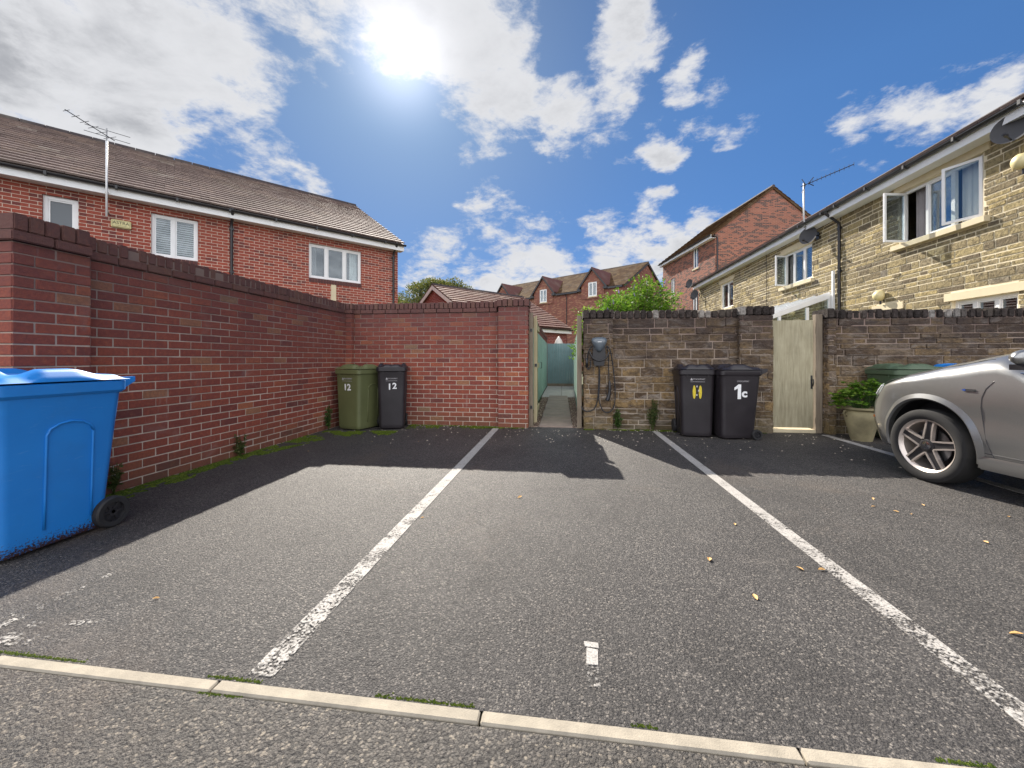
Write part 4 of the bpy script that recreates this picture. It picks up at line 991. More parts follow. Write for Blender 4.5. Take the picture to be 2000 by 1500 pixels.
def kerbmoss():
    mb = MB(); r2 = random.Random(11)
    for i in range(5200):
        x = r2.uniform(-2.3, 1.3); side = r2.random() < .5
        y = (1.203 + abs(r2.gauss(0, .005))) if side else (1.152 - abs(r2.gauss(0, .004)))
        if mnoise.noise(Vector((x * 3.1, 3.3 if side else 9.1, 0))) < .2: continue
        s = r2.uniform(.002, .005); z = .0 if side else -.006; v = [(x + s * math.cos(b), y + s * math.sin(b), z) for b in (0, 1.57, 3.14, 4.7)] + [(x, y, z + s)]
        mb.add(v, [(0, 1, 4), (1, 2, 4), (2, 3, 4), (3, 0, 4)], r2.random())
    tag(mb.build('moss', M['moss']), 'moss growing in the joint on both sides of the concrete edging', 'moss', kind='stuff')

kerbmoss()
# tiny pale debris at the wall foot
mb = MB()
for i in range(420):
    if rnd.random() < .5: x, y = rnd.uniform(-2.5, 3.0), 6.26 - abs(rnd.gauss(0, .06)); 
    else: x, y = rnd.uniform(-3.5, 4.0), 6.2 - abs(rnd.gauss(0, .7))
    if -.53 < x < .34 and y > 6.1: continue
    if 2.63 - 3.65 < x < -.53: y = min(y, 6.18)
    s = rnd.uniform(.004, .012); a = rnd.uniform(0, 6); mb.prism([(x + s * math.cos(a + b), y + s * math.sin(a + b), .002) for b in (0, 1.6, 3, 4.4)], (0, 0, .004), rnd.random())
tag(mb.build('debris', M['petal']), 'pale petals and crumbs scattered at the foot of the walls', 'debris', kind='stuff')
# fallen leaves
LV = [(-.331, 3.079), (.802, 2.252), (1.238, 2.214), (1.345, 2.217), (.885, 1.922), (1.801, 1.796), (-1.847, 1.565), (-.957, 2.596), (1.142, 2.755), (2.43, 3.397), (2.304, 3.22), (2.391, 3.133), (2.46, 3.095), (3.093, 3.131), (2.524, 2.676), (2.7, 3.3), (-3.0, 4.3), (-2.5, 4.9), (-1.9, 5.0)]
proto = None
for i, (x, y) in enumerate(LV):
    if proto is None:
        mb = MB(); pr = [(-.022, 0, 0), (-.012, -.008, .001), (0, -.0105, .002), (.012, -.007, .003), (.022, 0, .006), (.012, .007, .004), (0, .0105, .003), (-.012, .008, .001)]
        mb.add([(0, 0, -.001 + .002)] + pr, [(0, 1 + j, 1 + (j + 1) % 8) for j in range(8)]); 
        mb.v = [(a, b, c + abs(b) * .55) for a, b, c in mb.v]; proto = o = mb.build('fallen_leaf', M['leaf_dry'])
    else:
        o = proto.copy(); C.objects.link(o)
    s = rnd.uniform(.7, 1.25) * (.95 if i < 6 else .7); o.location = (x, y, .003); o.rotation_euler = (rnd.uniform(-.2, .2), rnd.uniform(-.2, .2), rnd.uniform(0, 6.28)); o.scale = (s, s, s)
    tag(o, 'small dry yellow brown leaf lying on the tarmac', 'leaf', 'fallen leaves on the tarmac')

# ------------------------------------------------------------------ wheelie bins
def rrect(w_, d_, r, z, n=5, yo=0):
    pts = []
    for cx, cy, a0 in ((w_ / 2 - r, d_ / 2 - r, 0), (-w_ / 2 + r, d_ / 2 - r, 90), (-w_ / 2 + r, -d_ / 2 + r, 180), (w_ / 2 - r, -d_ / 2 + r, 270)):
        for i in range(n + 1): a = R(a0 + 90 * i / n); pts.append((cx + r * math.cos(a), cy + yo + r * math.sin(a), z))
    return pts
def loft(mb, rings, capb=True, capt=True, tint=.5, mi=0):
    n = len(rings[0]); vs = [p for r in rings for p in r]; fs = []
    for i in range(len(rings) - 1):
        for j in range(n): fs.append((i * n + j, i * n + (j + 1) % n, (i + 1) * n + (j + 1) % n, (i + 1) * n + j))
    if capb: fs.append(tuple(range(n - 1, -1, -1)))
    if capt: fs.append(tuple((len(rings) - 1) * n + j for j in range(n)))
    mb.add(vs, fs, tint, mi)
def wheelie_bin(label, loc, yaw, W_, D_, H, mat, lidmat=None, lid_ang=0, wheelr=.1, humps=True, panels=True, spec=None):
    t = thing('wheelie_bin', label, 'wheelie bin', (loc[0], loc[1], 0), R(yaw)); lidmat = lidmat or mat
    zb = H - .10
    mb = MB(); rings = []
    for (f, z) in ((.80, .02), (.835, .05), (.84, .08), (.90, zb * .6), (.945, zb - .06), (.95, zb - .055)):
        yo = -.03 * (1 - z / zb); dd = D_ * (f - .07 if z < .3 else f - .07 + .05 * (z / zb))
        rings.append(rrect(W_ * f, dd, .055, z, yo=yo))
    loft(mb, rings); mb.build('body', mat, t, smooth=True, auto=35)
    mb = MB(); loft(mb, [rrect(W_ * .965, D_ * .945, .05, zb - .075), rrect(W_, D_ * .985, .055, zb - .06), rrect(W_, D_ * .985, .055, zb - .005), rrect(W_ * .985, D_ * .97, .055, zb)])
    for s in (-1, 1):
        for q in (-.28, .28): mb.box((q * W_ - .004, -D_ * .485, zb - .10), (q * W_ + .004, -D_ * .44, zb - .06))
    mb.build('rim', mat, t, smooth=True, auto=30)
    if panels:
        mb = MB()
        for s in (-1, 1):     # raised arched outline pressed in each side
            x_ = lambda z: s * (W_ * (.835 + .115 * z / zb) / 2 + .002)
            for off in ([0.0] if D_ < .6 else [0.02]):
                path = []; yw = D_ * .17
                for z in (.12, .3, .5, .65, zb - .30): path.append((x_(z), off - yw, z))
                for a in range(150, -1, -30): path.append((x_(zb - .24), off + yw * math.cos(R(a)), zb - .30 + .07 * math.sin(R(a))))
                for z in (zb - .30, .65, .5, .3, .12): path.append((x_(z), off + yw, z))
                mb.tube(path, .007, 6)
        yf = lambda z: -(D_ * (.77 + .10 * (z / zb)) / 2) - .002
        path = [(-W_ * .27, yf(.15) - .012, .15), (-W_ * .28, yf(.5) - .006, .5), (-W_ * .29, yf(zb - .15), zb - .14)]; mb.tube(path, .006, 6); mb.tube([(-a, b, c) for a, b, c in path], .006, 6)
        mb.build('side_panel', mat, t, smooth=True)
    # lid: domed slab with wavy hand grips
    mb = MB(); nx, ny = 40, 40; sst = lambda a_, b_, x_: (lambda q: q * q * (3 - 2 * q))(min(1, max(0, (x_ - a_) / (b_ - a_)))); lw_, ld = W_ * 1.0, D_ * .97
    def hz(u, v):
        e = min(1, (1 - abs(u)) * 6) * min(1, (1 - abs(v)) * 6)
        z = .028 * e + .018 * (1 - u * u) * (1 - v * v)
        if humps: z += .036 * sst(.58, .68, abs(u)) * (.4 + .6 * sst(1.0, .86, abs(u))) * sst(-.62, -.30, v) * sst(.62, .12, v) + .032 * sst(-.55, -.66, v) * (.4 + .6 * sst(-1.0, -.88, v)) * sst(.70, .42, abs(u))
        z -= .012 * math.exp(-(u / .10) ** 2) * e
        return z
    top = [[(u * lw_ / 2, v * ld / 2, zb + .012 + hz(u, v)) for u in [-1 + 2 * i / nx for i in range(nx + 1)]] for v in [-1 + 2 * j / ny for j in range(ny + 1)]]
    vs = [p for r in top for p in r]; fs = []
    for j in range(ny):
        for i in range(nx): k = j * (nx + 1) + i; fs.append((k, k + 1, k + nx + 2, k + nx + 1))
    mb.add(vs, fs)
    per = [i for i in range(nx + 1)] + [j * (nx + 1) + nx for j in range(1, ny + 1)] + [ny * (nx + 1) + i for i in range(nx - 1, -1, -1)] + [j * (nx + 1) for j in range(ny - 1, 0, -1)]
    b2 = [(vs[i][0] * 1.012, vs[i][1] * 1.012, zb + .010) for i in per]; k0 = len(per)
    mb.add([vs[i] for i in per] + b2, [(i, (i + 1) % k0, k0 + (i + 1) % k0, k0 + i) for i in range(k0)] + [tuple(range(2 * k0 - 1, k0 - 1, -1))])
    hy, hz0 = ld / 2 + .02, zb + .01
    if lid_ang:
        ca, sa = math.cos(R(lid_ang)), math.sin(R(lid_ang)); nv = []
        for p in mb.v:
            yy, zz = p[1] - hy, p[2] - hz0; nv.append((p[0], hy + yy * ca + zz * sa, hz0 - yy * sa + zz * ca))
        mb.v = nv
    mb.build('lid', lidmat, t, smooth=True, auto=50)
    mb = MB(); hb = ld / 2 + .075; mb.tube([(-W_ * .36, hb, zb + .0), (W_ * .36, hb, zb + .0)], .015, 8)
    for s in (-1, -.3, .3, 1): mb.prism([(s * W_ * .36 - .011, D_ / 2 - .04, zb - .09), (s * W_ * .36 - .011, D_ / 2 - .04, zb + .02), (s * W_ * .36 - .011, hb + .018, zb + .022), (s * W_ * .36 - .011, hb + .018, zb - .012)], (.022, 0, 0))
    mb.build('handle', mat, t, smooth=True, auto=40)
    wy = D_ * .36
    for s in (-1, 1):
        mb = MB(); xo = s * (W_ * .5 - .03); r = wheelr
        mb.lathe([(r * .62, -.024), (r * .9, -.026), (r, -.016), (r, .016), (r * .9, .026), (r * .62, .024), (r * .62, -.024)], (xo, wy, r), 'x', 26); wo_ = mb.build('wheel', M['rubber'], t, smooth=True, auto=40)
        mb = MB(); mb.lathe([(.001, -.014), (r * .25, -.018), (r * .28, -.008), (r * .6, -.006), (r * .62, -.018), (r * .62, .018), (r * .6, .006), (r * .28, .008), (r * .25, .018), (.001, .014)], (xo, wy, r), 'x', 26)
        for a in range(0, 360, 60): mb.bar((xo + s * .010, wy, r), (xo + s * .010, wy + r * .58 * math.cos(R(a)), r + r * .58 * math.sin(R(a))), .012, .016)
        mb.build('hub', M['black_plastic'], wo_, smooth=True, auto=40)
    MB().tube([(-W_ * .45, wy, wheelr), (W_ * .45, wy, wheelr)], .011, 8).build('axle', M['metal'], t)
    def pos(x_, z):
        f = .84 + (.90 - .84) * (z - .08) / (zb * .6 - .08) if z < zb * .6 else .90 + .045 * (z - zb * .6) / (zb * .4 - .06)
        def dd_(ff, zz): return D_ * (ff - .07 + (0 if zz < .3 else .05 * zz / zb)) / 2 + .03 * (1 - zz / zb)
        if z < zb * .6: a_, b_, u_ = dd_(.84, .08), dd_(.90, zb * .6), (z - .08) / (zb * .6 - .08)
        else: a_, b_, u_ = dd_(.90, zb * .6), dd_(.945, zb - .06), (z - zb * .6) / (zb * .4 - .06)
        return (x_, -(a_ + (b_ - a_) * u_) - .002, z)
    return t, pos
def council(t, pos, z, s=1.0):
    p = Vector(pos(0, z)); 
    text('STOCKPORT', .030 * s, M['faint'], t, 'printed_name', face_mtx(p + Vector((.018, 0, 0)), (1, 0, 0), (0, -.05, 1)), .001)
    mb = MB(); q = p + Vector((-.085 * s, 0, 0)); mb.prism([q + Vector((-.016, 0, -.014)), q + Vector((.016, 0, -.014)), q + Vector((.010, 0, .004)), q + Vector((0, 0, .018)), q + Vector((-.010, 0, .004))], (0, -.002, 0))
    p2 = Vector(pos(0, z - .035)); mb.box((p2.x - .10 * s, p2.y - .002, p2.z - .002), (p2.x + .10 * s, p2.y + .0, p2.z + .002)); mb.build('emblem', M['faint'], t)
M['bin_blue'] = None
m, t_, b_ = newmat('blue bin plastic'); o_ = t_.n('ShaderNodeTexCoord').outputs['Object']; sp_ = t_.n('ShaderNodeSeparateXYZ', None, _0=o_)
nn_ = t_.noise(o_, 95, 6, .75); c_ = t_.mix(t_.mr(t_.noise(o_, 4, 5), .3, .7, 0, .5), (.012, .19, .58), (.016, .24, .68))
dirt = t_.m('GREATER_THAN', t_.m('SUBTRACT', nn_, t_.m('MULTIPLY', sp_.outputs[2], 2.6)), .36)
sc_ = t_.noise(t_.n('ShaderNodeMapping', None, Vector=o_, Scale=(3, 3, 14)).outputs[0], 3.0, 8, .75, .8); c_ = t_.mix(t_.mr(sc_, .60, .70, 0, .30), c_, (.16, .34, .62)); c_ = t_.mix(t_.mr(t_.noise(o_, 2.3, 6, .65), .5, .75, 0, .35), c_, (.03, .15, .38))
c_ = t_.mix(dirt, c_, (.05, .022, .018)); setp(t_, b_, Base_Color=c_, Roughness=.45); bump(t_, b_, t_.noise(o_, 260, 3), .12, .002); M['bin_blue'] = m
bb, pos = wheelie_bin('large bright blue wheelie bin with dirty base at the left edge', (-3.20, 1.97), 0, .58, .66, 1.06, M['bin_blue'])
council(bb, lambda x_, z: pos(x_ + .125, z), .765, 1.0)

gb, pos = wheelie_bin('olive green wheelie bin numbered 12 in the corner of the brick walls', (-3.22, 6.03 - .10), -16, .52, .62, 1.04, M['bin_green'])
text('12', .135, M['paint'], gb, 'number', face_mtx(Vector(pos(-.0, .665)), (1, 0, 0), (0, -.06, 1)), .0015, (1.1, 1), .004); council(gb, pos, .80)
kb, pos = wheelie_bin('black wheelie bin numbered 12 with its lid ajar beside the olive bin', (-2.72, 6.02), 20, .46, .50, 1.08, M['bin_black'], lid_ang=-5)
text('1', .13, M['paint'], kb, 'number', face_mtx(Vector(pos(-.03, .67)), (1, 0, 0), (0, -.06, 1)), .0015, (1, 1), .004)
text('2', .13, M['paint'], kb, 'number', face_mtx(Vector(pos(.045, .68)), (1, 0, 0), (0, -.06, 1)), .0015, (1, 1), .004); council(kb, pos, .80, .85)
k1, pos = wheelie_bin('black wheelie bin with yellow striped number, nearer the charger', (1.91, 6.0), -3, .49, .52, 1.05, M['bin_black'])
mb = MB()
for xc, wd in ((-.045, .021), (.035, .021)):
    p = [Vector(pos(xc + wd * math.cos(a) * (1 if abs(math.sin(a)) < .99 else 1), .64 + .095 * math.sin(a))) for a in [2 * math.pi * i / 16 for i in range(16)]]; mb.prism([q + Vector((0, -.0005, 0)) for q in p], (0, -.002, 0))
mb.build('yellow_number', M['yellow'], k1)
mb = MB()
for q in ((-.01, .72), (-.012, .60), (.012, .66)): a = Vector(pos(*q)); mb.box((a.x - .008, a.y - .003, a.z - .012), (a.x + .010, a.y - .001, a.z + .012))
mb.build('number_remains', M['faint'], k1); council(k1, pos, .82, .95)
k2, pos = wheelie_bin('black wheelie bin with large white 1 beside the timber gate', (2.41, 5.88), -84, .49, .58, 1.05, M['bin_black'], panels=False, wheelr=.07)
pos = lambda x_, z: (.49 * (.90 + (.045 * (z - .57) / .32 if z > .57 else -.06 * (.57 - z) / .49)) / 2 + .003, x_, z)
mb = MB(); q1 = [(-.055, -.10), (-.010, -.10), (-.010, .10), (-.045, .10), (-.10, .055), (-.10, .02), (-.055, .045)]
mb.prism([Vector(pos(a_, .66 + b_)) + Vector((.0005, 0, 0)) for a_, b_ in q1], (.002, 0, 0)); mb.build('number', M['paint'], k2)
text('c', .15, M['paint'], k2, 'number', face_mtx(Vector(pos(.038, .635)), (0, 1, 0), (.05, 0, 1)), .0015, (1.1, 1), .006)
# text('c', .14, M['paint'], k2, 'number', face_mtx(Vector(pos(.035, .635)), (0, 1, 0), (.05, 0, 1)), .0015)
text('STOCKPORT', .028, M['faint'], k2, 'printed_name', face_mtx(Vector(pos(.018, .80)), (0, 1, 0), (.05, 0, 1)), .001)
g2, pos = wheelie_bin('dark green wheelie bin standing behind the bonnet of the silver car', (4.68, 5.98), -88, .54, .70, 1.06, M['bin_green_lid'])
b2, pos = wheelie_bin('blue wheelie bin mostly hidden behind the silver car', (5.38, 5.95), -90, .52, .62, 1.06, M['bin_blue'])

# ------------------------------------------------------------------ EV charger
ev = thing('car_charger', 'grey and black car charger with looped cable on the stone pier', 'charger', (.575, 6.205, 1.28))
mb = MB(); rings = []
for (w_, z, d) in ((.03, -.06, .11), (.05, -.03, .13), (.085, .02, .145), (.115, .08, .15), (.12, .12, .145), (.105, .15, .12), (.06, .165, .09)):
    rings.append([(w_ * math.cos(a), -.005 - d * .5 - d * .5 * math.sin(a), z) for a in [2 * math.pi * i / 16 for i in range(16)]])
loft(mb, rings); mb.build('cover', M['charger_grey'], ev, smooth=True, auto=60)
mb = MB(); mb.prism([(-.085, -.004, .10), (-.10, -.004, -.12), (-.075, -.004, -.28), (.075, -.004, -.28), (.10, -.004, -.12), (.085, -.004, .10)], (0, -.07, 0)); mb.build('housing', M['black_plastic'], ev, bevel=.01)
mb = MB(); mb.tube([(.14 * math.cos(R(a)), -.10, -.06 + .14 * math.sin(R(a))) for a in range(180, 361, 15)], .012, 8); mb.build('cable_hook', M['black_plastic'], ev, smooth=True)
MB().box((-.028, -.158, .085), (.028, -.152, .093)).build('status_bar', M['paint'], ev)
def cpath(pts, n=10):
    P = [Vector(p) for p in pts]; out = []
    for i in range(len(P) - 1):
        p0, p1, p2, p3 = P[max(i - 1, 0)], P[i], P[i + 1], P[min(i + 2, len(P) - 1)]
        for k in range(n):
            t_ = k / n; out.append(.5 * ((2 * p1) + (p2 - p0) * t_ + (2 * p0 - 5 * p1 + 4 * p2 - p3) * t_ ** 2 + (3 * p1 - p0 - 3 * p2 + p3) * t_ ** 3))
    out.append(P[-1]); return out
mb = MB(); Y = -.03
mb.tube(cpath([(.0, Y - .02, -.27), (.0, Y, -.45), (-.015, Y, -.75), (-.06, Y, -.93), (-.16, Y, -.99), (-.235, Y, -.97), (-.27, Y + .03, -.92)]), .0085, 8)
mb.tube(cpath([(.0, Y - .02, -.27), (.012, Y, -.5), (.0, Y, -.8), (.06, Y, -.97), (.15, Y, -1.0), (.23, Y, -.9), (.245, Y, -.65), (.22, Y, -.35), (.17, Y - .03, -.05), (.11, Y - .05, .03)]), .0085, 8)
mb.tube(cpath([(.11, Y - .05, .03), (.14, Y - .03, -.10), (.145, Y, -.3), (.155, Y, -.52)]), .0075, 8)
mb.tube(cpath([(.165, Y, -.55), (.11, Y, -.62), (.115, Y, -.72), (.14, Y, -.79)]), .004, 6)
mb.tube(cpath([(-.11, Y - .05, .03), (-.16, Y - .03, -.06), (-.19, Y, -.25), (-.17, Y, -.33), (-.135, Y, -.30), (-.13, Y, -.2)]), .0085, 8)
mb.build('cable', M['charger_cable'], ev, smooth=True)
mb = MB(); mb.tube(cpath([(.16, Y, -.51), (.162, Y - .01, -.60), (.16, Y - .012, -.68), (.145, Y - .01, -.76), (.125, Y - .01, -.82)], 4), [.014, .018, .02, .021, .021, .022, .022, .022, .023, .024, .026, .028, .03, .031, .032, .032, .032][:17], 10)
mb.build('plug', M['black_plastic'], ev, smooth=True)
mb = MB(); mb.tube([(-.185, Y, -.16), (-.185, Y, -.30)], .020, 8); mb.build('connector', M['black_plastic'], ev, smooth=True)

# ------------------------------------------------------------------ potted plant
pt = thing('plant_pot', 'pale stoneware pot with two small handles holding a leafy green plant', 'potted plant', (4.05, 5.86, 0))
MB().lathe([(.001, 0), (.115, 0), (.12, .02), (.15, .15), (.18, .28), (.19, .34), (.175, .385), (.165, .40), (.20, .425), (.20, .45), (.17, .45), (.15, .41), (.001, .41)], n=28).build('pot', M['terracotta'], pt, smooth=True, auto=40)
for s in (-1, 1):
    MB().tube([(s * .165, 0, .40), (s * .215, 0, .395), (s * .225, 0, .36), (s * .18, 0, .33)], .013, 8).build('handle', M['terracotta'], pt, smooth=True)
MB().lathe([(.16, .412), (.08, .43), (.001, .435)], n=16).build('soil', M['soil'], pt)
mb = MB(); st = MB()
for i in range(44):
    a = rnd.uniform(0, 6.28); rr = rnd.uniform(.05, .33); e = Vector((rr * math.cos(a) + .03, rr * math.sin(a) * .75, .82 - rr * .75 + rnd.uniform(-.1, .06)))
    b0 = Vector((rr * .2 * math.cos(a), rr * .2 * math.sin(a), .42)); mid = b0.lerp(e, .6) + Vector((0, 0, .07)); st.tube([b0, mid, e], .004, 5)
    for k in range(5):      # palmate leaf of pointed lobes
        c = e + Vector((rnd.gauss(0, .035), rnd.gauss(0, .035), rnd.gauss(0, .025))); base = rnd.uniform(0, 6.28)
        for q in range(5):
            ang = base + q * .6; leaf(mb, c, Vector((math.cos(ang), math.sin(ang), rnd.uniform(-.25, .15))), rnd.uniform(.05, .08), rnd.uniform(.011, .016), min(1, max(0, rnd.gauss(.5, .3))))
mb.build('leaves', M['leaf_bright'], pt); st.build('stems', M['leaf_dark'], pt)
# ------------------------------------------------------------------ silver car
def carpaint():
    m, t, b = newmat('silver metallic paint'); o = t.n('ShaderNodeTexCoord').outputs['Object']
    v = t.noise(o, 900, 2, .5); c = t.mix(t.mr(v, .3, .7), (.26, .257, .252), (.34, .337, .33))
    setp(t, b, Base_Color=c, Metallic=.75, Roughness=.32, Coat_Weight=.9, Coat_Roughness=.03); return m
M['silver'] = carpaint()
M['carglass'] = plain('dark car glass', (.012, .014, .016), .04, var=0, coat=.5)
M['chrome'] = plain('chrome', (.75, .75, .76), .12, 1.0, var=.03)
M['alloy'] = plain('machined alloy', (.62, .55, .50), .38, .7, var=.05)
M['alloy_dark'] = plain('dark alloy', (.035, .033, .035), .4, .3, var=.05)
M['tyre'] = plain('tyre rubber', (.016, .015, .015), .85, var=.3, nscale=12, bmp=.2)
M['disc'] = plain('brake disc', (.25, .25, .26), .35, 1.0, var=.05)
M['lens'] = plain('headlamp lens', (.32, .36, .38), .06, .3, var=.5, nscale=22, coat=1.0)
M['badge_blue'] = plain('blue badge edge', (.02, .06, .25), .3)
M['amber'] = plain('amber reflector', (.5, .16, .04), .3); M['redlens'] = plain('red lens', (.3, .01, .01), .15)
def interp(tab, s):
    if s <= tab[0][0]: return tab[0][1]
    for (a, va), (b, vb) in zip(tab[:-1], tab[1:]):
        if s <= b:
            t_ = (s - a) / (b - a); t_ = t_ * t_ * (3 - 2 * t_) * .35 + t_ * .65; return va + (vb - va) * t_
    return tab[-1][1]
# s = distance back from the nose; car length 4.41
WT = [(0, .32), (.03, .47), (.08, .585), (.16, .69), (.28, .775), (.45, .85), (.6, .885), (.8, .905), (1.2, .912), (2.6, .917), (3.6, .915), (4.0, .89), (4.25, .83), (4.36, .74), (4.41, .6)]
TOPT = [(0, .66), (.03, .72), (.08, .775), (.16, .835), (.28, .895), (.45, .95), (.7, 1.025), (1.0, 1.11), (1.25, 1.17), (1.4, 1.19), (1.55, 1.05), (3.6, 1.06), (4.2, 1.05), (4.33, 1.0), (4.41, .85)]
BOTT = [(0, .34), (.05, .27), (.2, .22), (.6, .20), (3.8, .20), (4.2, .26), (4.41, .36)]
def prof(z, s):      # half width factor with height
    zt = interp(TOPT, s); zz = z
    f = 1 - .055 * max(0, (.50 - zz) / .3) ** 1.6 - .010 * math.exp(-((zz - .62) / .10) ** 2)
    f -= .05 * max(0, (zz - .74) / .30) ** 1.5
    return f
def rk(s, z):
    if s > .6: return s
    return s + max(0, 1 - s / .6) * (.42 * max(0, z - .60) + .30 * max(0, .50 - z))
def cw(s, z): return interp(WT, s) * prof(z, s)
car = thing('parked_car', 'silver compact hatchback car parked nose in at the right edge', 'car', (0, 0, 0))
HD = Vector((-.150, .989, 0)).normalized(); NL = Vector((-HD.y, HD.x, 0))      # heading, left
# wheel centre (outer face of the near front wheel) stands at this point
WPT = Vector((3.243, 3.942, 0)); FO, WB, WR = .86, 2.73, .326
org_c = WPT - NL * .895 + HD * FO          # nose centre on the ground
car.location = org_c; car.rotation_euler = (0, 0, math.atan2(-HD.y, -HD.x))   # local +x runs backwards, local y : right-hand rule
# local frame: x=s (backwards), z up, y = z cross x ; near (left) side is local y = -half width
ly = Vector((0, 0, 1)).cross(-HD); SIDE = 1 if ly.dot(NL) > 0 else -1
ss = [0, .012, .03, .055, .08, .12, .16, .22, .28, .36, .45, .55] + [.65 + .1 * i for i in range(35)] + [4.1, 4.16, 4.22, 4.28, 4.33, 4.37, 4.4, 4.41]
rings = []
for s in ss:
    zb_, zt = interp(BOTT, s), interp(TOPT, s); hw = interp(WT, s); half = [(0, zb_), (hw * .6, zb_)]
    zs_ = zt - .055 - .14 * min(1, s / 1.1) * (1 if s < 1.4 else max(.3, 1 - (s - 1.4) * 2))
    for i in range(13): z = zb_ + .03 + (zs_ - zb_ - .03) * i / 12; half.append((cw(s, z), z))
    ws = cw(s, zs_)
    for i in range(1, 8):
        a = i / 8 * math.pi / 2; half.append((ws * (1 - .38 * (1 - math.cos(a)) ), zs_ + (zt - .018 - zs_) * math.sin(a)))
    half += [(ws * .5, zt - .012), (ws * .25, zt - .003), (0, zt)]
    rings.append([(rk(s, z), y, z) for y, z in half] + [(rk(s, z), -y, z) for y, z in reversed(half[1:-1])])
mb = MB(); loft(mb, rings)
body = mb.build('body', [M['silver'], M['black_plastic']], car, smooth=True)
AR = .388
for wx in (FO, FO + WB):
    for sgn in (-1, 1):
        cm = MB(); cm.lathe([(AR, -.2), (AR, .2)], (wx, sgn * .83, WR + .03), 'y', 64); co = cm.build('cut', M['black_plastic'])
        co.parent = car; bpy.context.view_layer.update()
        md = body.modifiers.new('b', 'BOOLEAN'); md.operation = 'DIFFERENCE'; md.solver = 'EXACT'; md.object = co
        me = bpy.data.meshes.new_from_object(body.evaluated_get(bpy.context.evaluated_depsgraph_get())); body.modifiers.clear(); body.data = me; bpy.data.objects.remove(co)
me = body.data
for p in me.polygons:
    c = p.center; p.material_index = 0
    for wx in (FO, FO + WB):
        d = math.hypot(c.x - wx, c.z - WR - .02)
        if abs(c.y) > .6 and (d < AR - .02 or (abs(d - AR) < .012 and abs(p.normal.y) < .3 and (Vector((wx, 0, WR + .03)) - Vector((c.x, 0, c.z))).normalized().dot(p.normal) > .6)): p.material_index = 1
    if c.z < .27 and p.normal.z < -.5: p.material_index = 1
    p.use_smooth = True
me.set_sharp_from_angle(angle=R(32))
